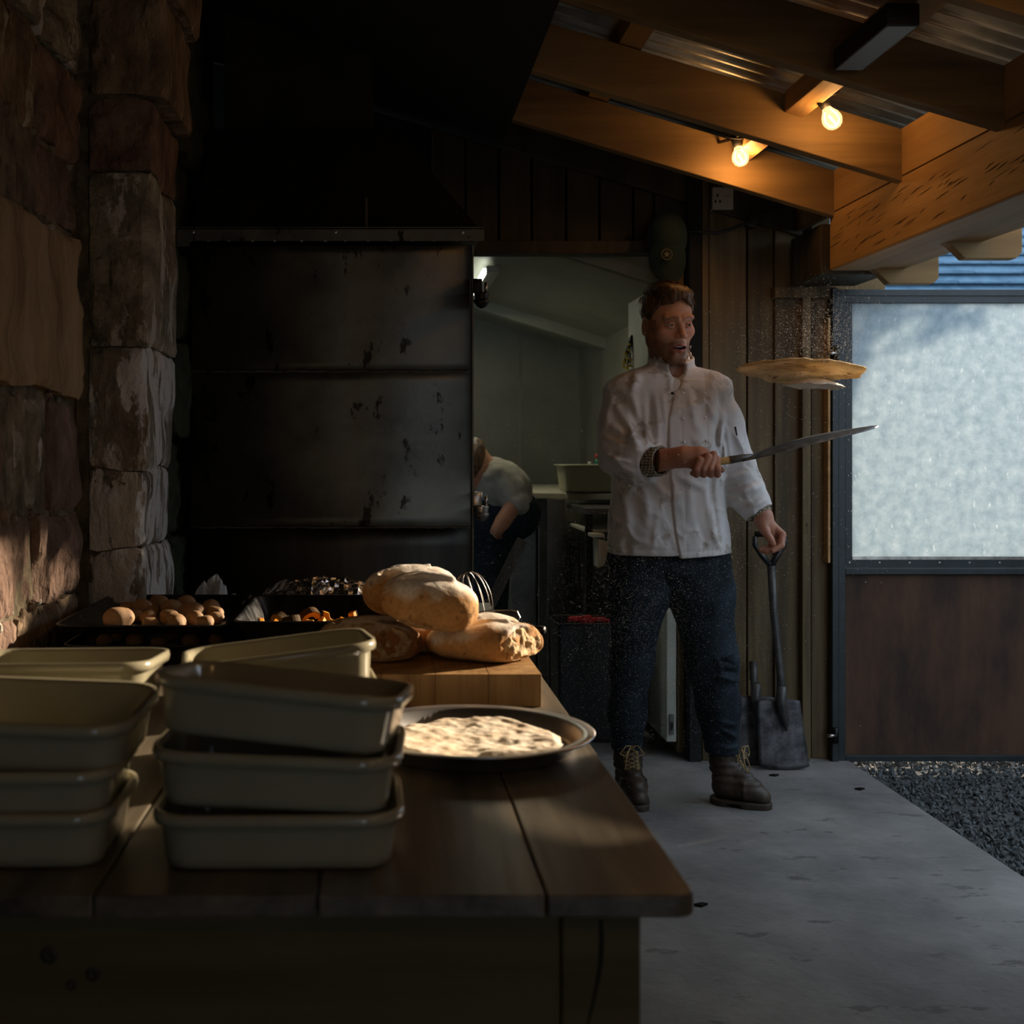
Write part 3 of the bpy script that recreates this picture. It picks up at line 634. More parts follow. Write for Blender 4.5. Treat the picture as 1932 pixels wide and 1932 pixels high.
def weld(x0, x1, z, d, n=60, r=.0035):
    pts = [(x0+(x1-x0)*i/n, d, z+rr_.uniform(-.0018,.0018)) for i in range(n+1)]
    return obj('weld_seam', MB().tube(pts, [r*rr_.uniform(.5,1.3) for _ in pts], 6), M['steel_dark'], ov, smooth=True)
weld(ox0+.05, ox1-.01, Z(701,OD), OD-.003); weld(ox0+.01, ox1-.01, Z(994,OD), OD-.028, r=.005)
cap = obj('top_trim', MB().box((X(334,OD),OD-.035,Z(458,OD)),(X(912,OD),OD-.030,Z(434,OD))).box((X(334,OD),OD-.035,Z(436,OD)),(X(912,OD),4.9,Z(432,OD))).box((X(334,OD),OD-.035,Z(468,OD)),(X(360,OD),OD-.030,Z(457,OD))), M['steel_dark'], ov)
for px in (368,634,872): obj('bolt', MB().lathe([(0,0),(.006,0),(.005,.006),(0,.007)], (X(px,OD),OD-.035,Z(442,OD)), (0,-1,0), 6), M['bright_metal'], cap)
for i in range(13):
    px = 358+i*41+rr_.uniform(-9,9); obj('weld_bead', MB().tube([(X(px,OD),OD-.031,Z(458,OD)),(X(px+5,OD),OD-.031,Z(457.3,OD))], [.0025,.0018], 6), M['bright_metal'], cap)
obj('edge_strip', MB().box((ox1-.002,OD-.006,.05),(ox1+.004,OD+.03,oz1)), M['steel_dark'], ov, bevel=.001)
for py in (552,953):
    z = Z(py,OD); h = obj('latch', MB().cyl((ox1+.028,OD-.012,z-.030),(ox1+.028,OD-.012,z-.002),.019,14,.024).box((ox1+.002,OD-.016,z-.002),(ox1+.03,OD+.004,z+.042)), M['iron'] if py < 700 else M['bright_metal'], ov, smooth=True, bevel=.002)
    obj('latch_pin', MB().cyl((ox1+.042,OD-.012,z-.002),(ox1+.042,OD-.012,z+.030),.005), M['bright_metal'], h, smooth=True)
    obj('latch_dome', MB().lathe([(0,-.022),(.012,-.018),(.022,-.006),(.025,.004),(.02,.008)], (ox1+.028,OD-.012,z-.03), n=18), M['iron'] if py < 700 else M['stainless'], h, smooth=True)
# sloping hood and flue
hz0, hz1 = Z(431,OD), Z(205,OD)
hood = obj('hood', MB().rings([[Vector(p) for p in ((X(362,OD),4.0,hz0),(X(905,OD),4.0,hz0),(X(905,OD),4.88,hz0),(X(362,OD),4.88,hz0))],[Vector(p) for p in ((X(385,OD),4.25,hz1),(X(745,OD),4.25,hz1),(X(745,OD),4.80,hz1),(X(385,OD),4.80,hz1))]]), M['hood'], ov)
obj('flue', MB().box((X(400,OD),4.32,hz1),(X(700,OD),4.75,2.9)), M['hood'], ov)
obj('damper_rod', MB().cyl((X(690,OD),4.0,hz0),(X(690,OD),4.02,hz0+.10),.006), M['steel_dark'], ov)

# ================================================================ bits on the wall
sk = thing('wall_socket', 'white double power socket high on the boards', 'socket', P(1361,377,5.0)+Vector((0,.05,-.04)))
skc = P(1361,377,5.03); obj('face_plate', MB().box((skc.x-.042,5.005,skc.z-.042),(skc.x+.042,5.05,skc.z+.046)), M['plastic_white'], sk, bevel=.004)
for dx, dz in ((-.022,.012),(-.03,-.012),(-.012,-.012)): obj('pin_hole', MB().box((skc.x+dx-.003,5.002,skc.z+dz-.005),(skc.x+dx+.003,5.006,skc.z+dz+.005)), M['black_plastic'], sk)
obj('switch', MB().box((skc.x+.012,4.998,skc.z-.016),(skc.x+.028,5.006,skc.z+.008)), M['plastic_white'], sk, bevel=.002)
cb = thing('cable', 'black cable drooping from the dark post to a plug on the boards', 'cable', P(1400,430,4.95))
pts = [P(x, y, 4.96) for x, y in ((1300,436),(1325,437),(1350,440),(1380,432),(1412,420),(1425,412),(1450,396),(1490,378))]
obj('flex', MB().tube(pts, .006, 8), M['cable'], cb, smooth=True)
obj('plug', MB().box((0,0,0),(.04,.05,.05), Matrix.Translation(P(1408,424,4.96)) @ Matrix.Rotation(.4, 4, 'Y')), M['cable'], cb, bevel=.008)
# festoon bulbs
for i, (px, py, d, tilt, e) in enumerate(((1570,226,3.85,(-.45,0,-1),1.6),(1397,298,4.48,(-.28,0,-1),1.9))):
    c = P(px, py, d); ax = -Vector((tilt[0]*-1, 0, tilt[2])).normalized(); ax = Vector((-.45,0,.9)).normalized() if i == 0 else Vector((-.22,0,.97)).normalized()
    t = thing('festoon_bulb', ['lit clear bulb in a black holder between the middle rafters, nearer the beam end','lit clear bulb in a black holder close to the far rafter, above the socket'][i], 'light bulb', c+ax*.09, 'festoon bulbs')
    t['label'] = ['lit clear glass bulb hanging nearest the viewer under the roof','lit clear glass bulb glowing against the farthest rafter'][i]
    s = 1.0
    obj('glass_globe', MB().lathe([(0,-.031),(.012,-.029),(.023,-.021),(.0295,-.006),(.030,.004),(.026,.018),(.018,.030),(.0135,.038),(.0135,.044)], c, ax, 24), M['bulb_glass'], t, smooth=True)
    obj('filament', MB().tube([c+ax*.012+Vector((-.004,0,0)), c-ax*.004+Vector((.003,.002,0)), c-ax*.018+Vector((.006,0,0))], .0032, 8), M['filament'], t, smooth=True)
    obj('stem_glass', MB().cyl(c+ax*.038, c+ax*.012, .004), M['bulb_glass'], t, smooth=True)
    hd_ = obj('lamp_holder', MB().lathe([(0,.040),(.015,.040),(.0155,.052),(.018,.054),(.020,.09),(.014,.095),(0,.095)], c, ax, 20), M['black_plastic'], t, smooth=True)
    L = bpy.data.objects.new('bulb_light', bpy.data.lights.new('bulb_light', 'POINT')); COL.objects.link(L); L.data.energy = e; L.data.color = (1,.52,.18); L.data.shadow_soft_size = .028; L.parent = t; L.location = c-wloc(t)
for i, (y, e) in enumerate(((2.35,.4),(1.1,1.5),(-.2,4.5))):  # extra bulbs out of view, added as warm fill light
    c = Vector((1.22, y, 2.13)); t = thing('festoon_bulb', ['lit festoon bulb between the rafters just outside the right of the frame','lit festoon bulb above the near end of the table','lit festoon bulb on the cable behind the viewer'][i], 'light bulb', c, 'festoon bulbs')
    obj('glass_globe', MB().lathe([(0,-.031),(.012,-.029),(.023,-.021),(.0295,-.006),(.030,.004),(.026,.018),(.018,.030),(.0135,.044)], c, (0,0,1), 24), M['bulb_glass'], t, smooth=True)
    obj('filament', MB().cyl(c+Vector((0,0,.01)), c-Vector((0,0,.015)), .003), M['filament'], t)
    obj('lamp_holder', MB().lathe([(0,.040),(.015,.040),(.0155,.052),(.020,.09),(0,.095)], c, (0,0,1), 20), M['black_plastic'], t, smooth=True)
    L = bpy.data.objects.new('bulb_light', bpy.data.lights.new('bulb_light', 'POINT')); COL.objects.link(L); L.data.energy = e; L.data.color = (1,.60,.27); L.data.shadow_soft_size = .03; L.parent = t; L.location = (0,0,0)
hb = thing('festoon_cable', 'black festoon cable strung under the roof between the bulbs', 'cable', P(1480,230,4.0))
pts = [Vector((1.12,3.42,2.33))]
a = P(1548,180,3.85); b = P(1385,262,4.48)
for p in (a+Vector((-.02,-.12,.04)), a, a+Vector((-.02,.12,.02)), (a+b)/2+Vector((0,0,-.03)), b+Vector((.02,-.1,.02)), b, b+Vector((-.03,.2,.03))): pts.append(p)
obj('flex', MB().tube(pts, .006, 8), M['cable'], hb, smooth=True)
for q in (a, b):
    obj('flex_loop', MB().tube([q+Vector((.045*math.cos(t)+.01, .02*math.sin(t), .018+.022*math.sin(t))) for t in np.linspace(0,6.2,18)], .0035, 6), M['cable'], hb, smooth=True)
obj('junction_block', MB().box((1.17,2.95,2.205),(1.25,3.3,2.26)), M['black_plastic'], hb, bevel=.006)
# cap hanging on the doorpost
cc = P(1262,455,4.88)
cp = thing('baseball_cap', 'dark green cap with a ring badge hanging beside the doorway', 'cap', cc+Vector((0,0,-.14)))
def f_cap(p):
    d = ell(p, (cc.x,cc.y+.03,cc.z+.02), (.076,.075,.105)); i = ell(p, (cc.x,cc.y+.04,cc.z+.02), (.070,.068,.098))
    d = smax(d, -i, .004); return smax(d, (p[1]-(cc.y+.055)), .004)
sdf_obj('crown', f_cap, (cc.x-.09,cc.y-.06,cc.z-.10), (cc.x+.09,cc.y+.12,cc.z+.14), .005, M['cap_green'], cp)
def f_bill(p):
    y = p[1]-(cc.y-.035+.10*((p[0]-cc.x)/.08)**2*.5); q = np.sqrt(((p[0]-cc.x+.005)/.070)**2+((p[2]-(cc.z-.07))/.095)**2)-1
    return np.maximum(np.abs(y)-.004, q*.05)
sdf_obj('bill', f_bill, (cc.x-.09,cc.y-.06,cc.z-.19), (cc.x+.09,cc.y+.10,cc.z+.04), .004, M['cap_green'], cp)
bc = P(1258,480,4.825); n_ = 20
obj('badge_ring', MB().tube([bc+Vector((.020*math.cos(2*PI*i/n_), -.002, .020*math.sin(2*PI*i/n_))) for i in range(n_)], .0016, 6, close=True), M['cap_mark'], cp)
obj('badge_star', MB().prism([(bc.x+(.013 if i%2 else .006)*math.sin(PI*i/5), bc.z-(.013 if i%2 else .006)*math.cos(PI*i/5)) for i in range(10)], bc.y-.003, bc.y), M['cap_mark'], cp)
# ================================================================ table
def translucent(m, w):
    nt = m.node_tree; b = nt.nodes['Principled BSDF']; out = nt.nodes['Material Output']; t = nt.nodes.new('ShaderNodeBsdfTranslucent'); s = nt.nodes.new('ShaderNodeMixShader'); s.inputs[0].default_value = w
    nt.links.new(b.inputs['Base Color'].links[0].from_socket, t.inputs[0]); nt.links.new(b.outputs[0], s.inputs[1]); nt.links.new(t.outputs[0], s.inputs[2]); nt.links.new(s.outputs[0], out.inputs[0])
translucent(M['flat'], .38)
TZ = .75
tb = thing('work_table', 'long dark planked wooden table in the foreground beside the stone wall', 'table', (-.2, 2.6, 0))
ed = [-.772,-.545,-.305,-.068,.174,.335]
for i in range(5):
    a, b = ed[i]+.0012, ed[i+1]-.0012
    if i < 4: m = MB().box((a,1.343,TZ-.024),(b,3.93,TZ))
    else:
        pts = [(a,1.343),(b-.022,1.343)]+[(b-.022+.022*math.sin(t),1.365-.022*math.cos(t)) for t in np.linspace(.2,1.57,6)]+[(b,3.93),(a,3.93)]
        m = MB().prism(pts, TZ-.024, TZ, 'z')
    obj('plank', m, M['table'], tb, bevel=.0025)
obj('apron', MB().box((-.75,1.372,.50),(X(1057,1.37),1.395,TZ-.0245)), M['apron'], tb, bevel=.002)
obj('apron', MB().box((-.75,1.370,.28),(X(1057,1.37),1.395,.498)), M['apron'], tb, bevel=.002)
for y in (1.368, 3.78):
    obj('leg', MB().box((X(1059,1.37),y,0),(X(1208,1.37),y+.085,TZ-.0245)), M['apron'], tb, bevel=.003)
    obj('leg', MB().box((-.765,y,0),(-.68,y+.085,TZ-.0245)), M['apron'], tb, bevel=.003)
obj('side_rail', MB().box((.245,1.453,.60),(.27,3.78,TZ-.0245)), M['apron'], tb, bevel=.002)
obj('drying_crack', MB().tube([P(x, y, 1.3675) for x, y in ((1134,1735),(1135,1780),(1133,1820),(1126,1860),(1116,1905),(1108,1935))], [.002,.0026,.0022,.0018,.0013,.0008], 6), M['black_board'], tb)
for px, py, r in ((93,1802,.010),(176,1838,.008),(135,1858,.006)):
    obj('knot', MB().lathe([(0,0),(r*.6,.0012),(r,.0)], P(px,py,1.3705), (0,-1,0), 12), M['leather'], tb)

# ================================================================ glazed roasting dishes in four stacks
D0 = dish(0,0,.272,.200,.0655,0, r=.042, taper=.007, flange=.0075, t=.0045, lip=.014)
proto = None
stacks = [ # cx, cy, z, yaw, pitch(x), roll(y), label
 (-.118,1.510,.7505,1,0,0,'glazed dish at the bottom of the front stack in the middle'),
 (-.118,1.512,.8165,-3,0,1.6,'glazed dish second from the bottom of the front middle stack'),
 (-.115,1.500,.8860,-8,-5,4.6,'glazed dish tilted on top of the front stack in the middle'),
 (-.445,1.515,.7505,0,0,0,'glazed dish at the bottom of the front left stack'),
 (-.443,1.515,.7965,1.5,0,0,'glazed dish in the middle of the front left stack'),
 (-.425,1.530,.8560,-3,3.5,1.6,'glazed dish on top of the front left stack, its pale inside showing'),
 (-.160,1.935,.7505,4,0,0,'glazed dish at the bottom of the rear middle stack'),
 (-.150,1.935,.8080,6,0,-1,'glazed dish beneath the top one of the rear middle stack'),
 (-.152,1.925,.8600,9,-2,-6.0,'glazed dish on top of the rear middle stack, against the bread'),
 (-.520,1.905,.7505,0,0,0,'glazed dish at the bottom of the rear left stack'),
 (-.505,1.905,.8080,-2,0,0,'glazed dish beneath the top one of the rear left stack'),
 (-.462,1.850,.8560,-1,-3,-.6,'glazed dish on top of the rear left stack, nearest the wall')]
for cx, cy, z, yw, pt, rl, lb in stacks:
    if proto is None: o = proto = obj('roasting_dish', D0, M['enamel'], None, smooth=True, loc=(0,0,0))
    else: o = clone(proto)
    o.location = (cx, cy, z); o.rotation_euler = (math.radians(pt), math.radians(rl), math.radians(yw))
    tag(o, lb.replace('glazed dish', 'grey cream glazed roasting dish'), 'dish', 'glazed roasting dishes')

# ================================================================ baking trays with potatoes
def tray(name, lb, x0, x1, y0, y1, z, h, yaw=0, r=.03, tp=.012):
    o = obj(name, dish((x0+x1)/2, (y0+y1)/2, x1-x0, y1-y0, h, z, r, tp, .007, .003, .004), M['tray_black'], None, smooth=True); tag(o, lb, 'tray'); return o
tray('baking_tray', 'lower black baking tray of potatoes, under the other one', -.690,-.315,2.76,3.32, .752,.046)
tray('baking_tray', 'upper black baking tray heaped with potatoes by the wall', -.708,-.335,2.76,3.34, .8215,.020, tp=.006)
tray('baking_tray', 'black tray underneath the roasting tin of squash', -.270,.02,2.80,3.28, .752,.036)
tray('roasting_tin', 'black roasting tin of squash slices behind the bread', -.318,.06,2.76,3.26, .790,.060, r=.035, tp=.020)
iron_handle = obj('tray_clip', MB().tube([P(458,1140,3.25), P(466,1134,3.27), P(472,1124,3.29)], .004, 8), M['bright_metal'], None, smooth=True); tag(iron_handle, 'small bright bent metal clip at the far corner of the potato tray', 'clip')
def f_pot(sd):
    def f(p):
        return ell(p, (0,0,0), (1.0,.82,.74))+fbm(p[0]*1.3+sd,p[1]*1.3,p[2]*1.3,2)*.16
    return f
pots = []
for k in range(3):
    V, Q = sn(f_pot(k*5.1+1), (-1.3,)*3, (1.3,)*3, .17); o = obj('potato', (V.tolist(), Q), M['potato'], None, smooth=True, loc=(0,0,0), subd=1); pots.append(o)
rp = random.Random(11)
def potato(px, py, rpx, z0, lb, k, grp):
    d = 2.9
    for _ in range(12):
        r = rpx*d/F; d = (CH-(z0+r*.72))*F/(py-CY)
    o = pots[k] if not pots[k].get('label') else clone(pots[k])
    r = rpx*d/F; p = P(px, py, d); o.location = p; o.scale = (r, r, r*1.02); o.rotation_euler = (rp.uniform(-.3,.3), rp.uniform(-.2,.2), rp.uniform(-.8,.8))
    tag(o, lb, 'potato', grp)
up = [(222,1166,31,'largest potato, at the left front of the upper tray'),(284,1176,17,'small potato at the upper tray front rim, right of the largest one'),(333,1177,17,'half hidden small potato in the middle of the upper tray front rim'),(385,1175,20,'potato at the right front of the upper tray'),
 (257,1161,16,'sunlit potato just behind and right of the largest one'),(281,1166,19,'potato behind the small one near the left front of the upper tray'),(318,1164,21,'sunlit potato in the middle of the upper tray'),(331,1171,22,'shaded potato behind the small one mid front of the upper tray'),(368,1168,20,'potato behind and left of the right front one'),(407,1165,16,'small dark potato at the right end of the upper tray'),
 (290,1152,15,'rough skinned sunlit potato left of centre in the second row back'),(268,1146,21,'dark potato left of centre at the back of the upper tray'),(324,1147,23,'half lit potato at the centre back of the upper tray'),(361,1153,25,'brightest big potato right of centre in the upper tray'),(397,1147,20,'bright potato at the back right of the upper tray'),(404,1156,19,'potato between the back right one and the small dark one'),
 (300,1137,20,'shaded potato farthest back at the centre of the upper tray'),(352,1138,19,'shaded potato farthest back on the right of the upper tray'),(240,1148,18,'shaded potato farthest left at the back of the upper tray')]
for i, (x, y, r, lb) in enumerate(up): potato(x, y, r, .8255, lb, i % 3, 'potatoes on the upper tray')
lo = [(158,'first'),(198,'second'),(255,'third'),(300,'fourth'),(360,'fifth'),(409,'sixth')]
for i, (x, n) in enumerate(lo): potato(x, 1209 if i != 3 else 1213, 18 if i != 2 else 21, .760, n+' potato from the left in the front row of the lower tray', (i+1) % 3, 'potatoes on the lower tray')
potato(222, 1203, 14, .760, 'dim potato behind the second one in the lower tray', 0, 'potatoes on the lower tray'); potato(322, 1203, 14, .760, 'dim potato behind the fourth one in the lower tray', 1, 'potatoes on the lower tray')

# squash slices: crescents of orange flesh with dark skin
def slice_(px, py, d, r, rot, lb, th=.016):
    c = P(px, py, d); t = thing('squash_slice', lb, 'squash', (0,0,0), 'squash slices in the tin')
    n = 12; A = [math.pi*i/n for i in range(n+1)]
    out = [(r*math.cos(a), r*math.sin(a)) for a in A]; inn = [(r*.45*math.cos(a), r*.40*math.sin(a)-.0) for a in reversed(A)]
    obj('flesh', MB().prism([(x*.93, y*.93) for x, y in out]+inn, -th/2, th/2), M['squash'], t, bevel=.002)
    obj('skin', MB().prism(out+[(x*.965, y*.965) for x, y in reversed(out)], -th/2-.0008, th/2+.0008), M['squash_skin'], t)
    t.location = c; t.rotation_euler = tuple(math.radians(q) for q in (rot[0]+(150 if int(px) % 2 == 0 else 0), rot[1], rot[2]))
sq = [(508,1171,2.92,.026,(60,10,20),'squash slice at the far left end of the tin'),(527,1172,2.90,.022,(20,0,-35),'small squash slice with a bright cut end, second from the left'),(547,1173,2.90,.025,(70,-12,10),'squash slice lying flat, third from the left'),(566,1166,2.98,.030,(25,8,-20),'tall squash slice standing left of centre'),(583,1167,2.96,.028,(35,-8,30),'orange squash slice beside the tall one'),
 (604,1173,2.90,.032,(66,0,5),'wide squash slice lying at the centre front'),(622,1169,2.96,.030,(60,6,-12),'squash slice lying right of centre'),(640,1175,2.90,.026,(68,-4,14),'squash slice lying nearest the front rim on the right'),(632,1160,3.04,.032,(30,20,10),'dark skinned squash slice crusted with salt at the back'),(656,1163,3.02,.028,(15,-25,60),'dark skinned squash slice leaning over at the right'),(674,1168,2.96,.028,(12,-10,-50),'upright dark squash slice touching the bread')]
for s in sq: slice_(*s)

# foil, bag, paper
def crumple(name, lb, cat, c, wx, wy, h, m, n=26, sd=0, rot=0, dome=1.0, fr=5):
    V = []; Fc = []; rz = random.Random(sd)
    for i in range(n+1):
        for j in range(n+1):
            u, v = i/n*2-1, j/n*2-1; x = u*wx/2; y = v*wy/2
            k = np.abs(fbm(np.array([x*fr*7+sd]), np.array([y*fr*7]), np.array([0.]), 3))[0]
            z = h*(dome*max(0, 1-u*u)*max(0, 1-v*v)*.85+k*.62)
            V.append((c[0]+x*math.cos(rot)-y*math.sin(rot)+k*.01, c[1]+x*math.sin(rot)+y*math.cos(rot), c[2]+z))
    for i in range(n):
        for j in range(n): a = i*(n+1)+j; Fc.append((a, a+n+1, a+n+2, a+1))
    o = obj(name, (V, Fc), m, None); s = o.modifiers.new('s', 'SOLIDIFY'); s.thickness = .0012; tag(o, lb, cat); return o
crumple('foil_sheet', 'crumpled sheet of foil behind the roasting tin', 'foil', (P(605,1120,3.45).x, 3.45, .822), .32, .26, .050, M['foil'], sd=3)
obj_f = tray('baking_tray', 'black tray under the crumpled foil', -.34,.02,3.34,3.62, .752,.052)
crumple('plastic_bag', 'crumpled clear plastic bag at the foot of the oven', 'bag', (P(398,1120,3.62).x, 3.62, .752), .13, .12, .105, M['polythene'], sd=8)
crumple('paper_scrap', 'brown paper corner sticking up between the trays and dishes', 'paper', (P(464,1215,2.66).x, 2.66, .752), .07, .07, .042, mat('brown_paper', (.25,.17,.08), (.35,.25,.13), rough=.8), n=8, sd=5, fr=3)

# ================================================================ chopping board, bread
BT = .810
cbd = thing('chopping_board', 'thick oak block board under the loaves', 'board', (.13,2.54,TZ))
bx = [-.045,.000,.098,.196,.293]
for i in range(4): obj('block', MB().box((bx[i]+.0002,2.33,TZ+.0005),(bx[i+1]-.0002,2.74,BT)), M['board2'], cbd, bevel=.0012)
M['bread_v'] = vmat('bread_crust', rough=.85, bump=.35, bscale=130, dist=.003, spec=.15)
def breadcol(rz, sd, dark):
    def fn(a, c=None):
        z = a[:,2]/rz; n1 = fbm(a[:,0]*22+sd, a[:,1]*22, a[:,2]*22, 4); n2 = fbm(a[:,0]*70+sd, a[:,1]*70, a[:,2]*70, 3)
        fl = np.clip((z-.28+n1*.75)/.45, 0, 1)[:,None]; lo = np.clip((-.35-z+n1*.3)/.4, 0, 1)[:,None]
        gold = np.array([.56,.30,.115])*(1+.30*n1+.2*n2)[:,None]; c = gold*(1-fl)+np.array([.80,.73,.63])*(1+.10*n2)[:,None]*fl; c = c*(1-lo)+np.array([.66,.47,.26])*lo
        sp = (n2 > .42)[:,None]; c = np.where(sp & (fl < .6), c*.55, c)
        return np.clip(c*(np.array([.42,.34,.27]) if dark else 1), 0, 1)
    return fn
def loaf(lb, c, r, rot, sd, cut=None, split=True, nm='bread_loaf', col='bread'):
    "cut = (normal, offset) of a torn face in the loaf's own frame"
    R = rotm(*rot); t = thing(nm, lb, 'bread', (0,0,0), 'loaves on the board'); rx, ry, rz = r
    def body(p, infl=0):
        q = fbm(p[0]*14+sd, p[1]*14, p[2]*14, 3)
        d = ell(p, (0,0,0), (rx+infl, ry+infl, rz+infl)); k = ((np.abs(p[0]/(rx*.97))**2.6+np.abs(p[1]/(ry*.97))**2.6+np.abs(p[2]/(rz*.95))**2.6)**(1/2.6)-1)*min(rx,ry,rz)
        d = d*.35+k*.65-infl*.4
        d = smax(d, -p[2]-rz*.82-infl, .02)+q*.0065
        if split:
            a = (-rx*.62, -ry*.10, rz*.93); b = (rx*.55, ry*.22, rz*.90)
            g = cone(p, a, b, .013, .008); d = smax(d, -(g+fbm(p[0]*60,p[1]*60,p[2]*60,2)*.003), .006)
            d = smin(d, cone(p, (-rx*.60, -ry*.30, rz*.86), (rx*.35, -ry*.12, rz*.93), .004, .009)+q*.010, .007)
        return d
    def f(p):
        d = body(p)
        if cut:
            (nx, ny, nz), o = cut; d = smax(d, p[0]*nx+p[1]*ny+p[2]*nz-o+fbm(p[0]*30+sd,p[1]*30,p[2]*30,3)*.012, .004)
        return d
    e = .02; b = obj('crust', (lambda VQ: (VQ[0].tolist(), VQ[1]))(sn(f, (-rx-e,-ry-e,-rz-e), (rx+e,ry+e,rz+e), .0028)), M['bread_v'], t, smooth=True); setcol(b, breadcol(rz, sd, col == 'crust_dark'))
    if cut:
        def fc(p):
            (nx, ny, nz), o = cut; s = p[0]*nx+p[1]*ny+p[2]*nz-o; q = fbm(p[0]*45+sd,p[1]*45,p[2]*45,3)
            return np.maximum(np.maximum(body(p)+.005, s-.001+q*.014+fbm(p[0]*120,p[1]*120,p[2]*120,2)*.004), -s-.016)
        V, Q = sn(fc, (-rx-e,-ry-e,-rz-e), (rx+e,ry+e,rz+e), .0028); obj('torn_crumb', (V.tolist(), Q), M['crumb' if col == 'bread' else 'crumb_dark'], t, smooth=True)
    t.location = c; t.rotation_euler = R.to_euler()
    return t
loaf('floury loaf on the right of the board, its torn end to the light', Vector((.204,2.505,BT+.034)), (.120,.082,.043), (0,0,-8), 1.7, cut=((.86,-.50,.1), .078))
loaf('dark torn half loaf on the left of the board', Vector((-.022,2.50,BT+.036)), (.104,.085,.046), (0,3,12), 4.1, cut=((-.22,-.96,.18), .040), col='crust_dark')
loaf('pale rounded loaf end between the two lower loaves', Vector((.075,2.60,BT+.032)), (.085,.062,.040), (0,0,15), 6.3, split=False)
loaf('small floury loaf low at the back right of the board', Vector((.222,2.665,BT+.032)), (.075,.05,.040), (0,0,25), 8.8, split=False)
loaf('big loaf split across its top, resting at the back of the heap', Vector((.064,2.655,.926)), (.104,.075,.057), (3,-4,20), 12.5)
loaf('flour dusted oval loaf lying on top at the front of the heap', Vector((.093,2.485,.924)), (.103,.080,.055), (8,9,-4), 15.1)

# flatbread on the steel pan
pc = Vector((.143,2.005,TZ+.0005))
pn_ = obj('pizza_pan', MB().lathe([(0,0),(.150,0),(.160,.006),(.169,.024),(.190,.028),(.1915,.030),(.190,.0315),(.168,.0275),(.158,.010),(.149,.003),(0,.003)], pc, n=96), M['pan'], None, smooth=True); tag(pn_, 'round steel pizza pan holding a flatbread at the table edge', 'pan')
def f_flat(c, R, th, sd, dish_=0, tilt=(0,0), sq=1.0):
    def f(p):
        x, y = p[0]-c[0], p[1]-c[1]; r = np.sqrt(x*x+(y/sq)**2); a = np.arctan2(y, x)
        Rr = R+fbm(np.cos(a)*2+sd, np.sin(a)*2, np.zeros_like(a)+sd, 3)*R*.16
        z = p[2]-c[2]-x*tilt[0]-y*tilt[1]-dish_*(r/R)**2-fbm(x*22+sd, y*22, p[2]*0, 3)*.006
        t = th*(1+.5*fbm(x*50, y*50, p[2]*0+sd, 2))*np.clip((Rr-r)/.012, .25, 1)
        return np.maximum(np.abs(z)-t, (r-Rr)*.8)
    return f
fb = sdf_obj('flatbread', f_flat((.138,1.995,TZ+.0135), .143, .0060, 2.2, .004), (-.04,1.82,TZ-.005), (.32,2.17,TZ+.04), .0028, M['flatpale'], None); tag(fb, 'floury blistered flatbread lying in the steel pan', 'flatbread')
# flatbread in the air
fc_ = P(1512, 693, 4.22); fd = (.215,)
fl_ = thing('flatbread', 'golden flatbread tossed in the air above the peel', 'flatbread', fc_)
sdf_obj('baked_side', f_flat(tuple(fc_), .205, .0045, 9.3, -.014, tilt=(-.065,-.13), sq=.92), (fc_.x-.26,fc_.y-.25,fc_.z-.09), (fc_.x+.26,fc_.y+.25,fc_.z+.09), .0032, M['flat'], fl_)
f2 = fc_+Vector((.025,-.04,-.046))
sdf_obj('folded_flap', f_flat(tuple(f2), .10, .0045, 4.4, -.018, tilt=(-.04,-.05), sq=.8), (f2.x-.16,f2.y-.14,f2.z-.07), (f2.x+.16,f2.y+.14,f2.z+.07), .0032, M['flatpale'], fl_)

# frying pan, tongs and whisk behind the bread
fp = thing('frying_pan', 'black iron frying pan behind the loaves, only its handle showing', 'pan', (.13,3.0,TZ))
obj('pan_body', MB().lathe([(0,.002),(.105,.002),(.125,.045),(.122,.045),(.103,.006),(0,.006)], (.10,3.02,TZ), n=36), M['iron'], fp, smooth=True)
obj('handle', MB().tube([(.215,2.99,TZ+.04),(.28,2.94,.805),(.345,2.90,.812),(.368,2.88,.813)], [.008,.009,.010,.009], 12), M['iron'], fp, smooth=True)
tg = thing('tongs', 'steel tongs with a rounded flat handle lying behind the loaves', 'tongs', (.25,3.0,.82))
obj('arm', MB().prism([P(880,1158,2.96).xz, P(965,1151,2.96).xz, P(977,1155,2.96).xz, P(981,1165,2.96).xz, P(976,1173,2.96).xz, P(880,1172,2.96).xz], 2.955, 2.958), M['iron'], tg, bevel=.001)
obj('arm_edge', MB().tube([P(x,y,2.956) for x, y in ((880,1158),(930,1151),(965,1151),(976,1154),(981,1165),(978,1172))], .0016, 6), M['bright_metal'], tg)
wk = thing('whisk', 'wire balloon whisk standing behind the loaves', 'whisk', P(915,1190,3.0))
for k in range(6):
    ph = PI*k/6; c0 = P(908,1180,3.0); ax = (P(880,1080,3.0)-c0); Ln = ax.length; ax.normalize(); s1 = Vector((ax.z,0,-ax.x)); s2 = ax.cross(s1)
    pts = []
    for i in range(25):
        u = i/24*PI*2-PI; rr = .042*math.sin(abs(u))**.8*(1 if u > 0 else -1)*(1-.1*k/6); h = Ln*(1-math.cos(u))/2 if False else Ln*(.5+.5*math.cos(u))
        pts.append(c0+ax*h+(s1*math.cos(ph)+s2*math.sin(ph))*rr)
    obj('wire', MB().tube(pts, .0008, 5), M['bright_metal'], wk, smooth=True)
obj('handle', MB().cyl(P(908,1176,3.0), P(912,1200,2.99)+Vector((0,0,-.02)), .010), M['bright_metal'], wk, smooth=True)

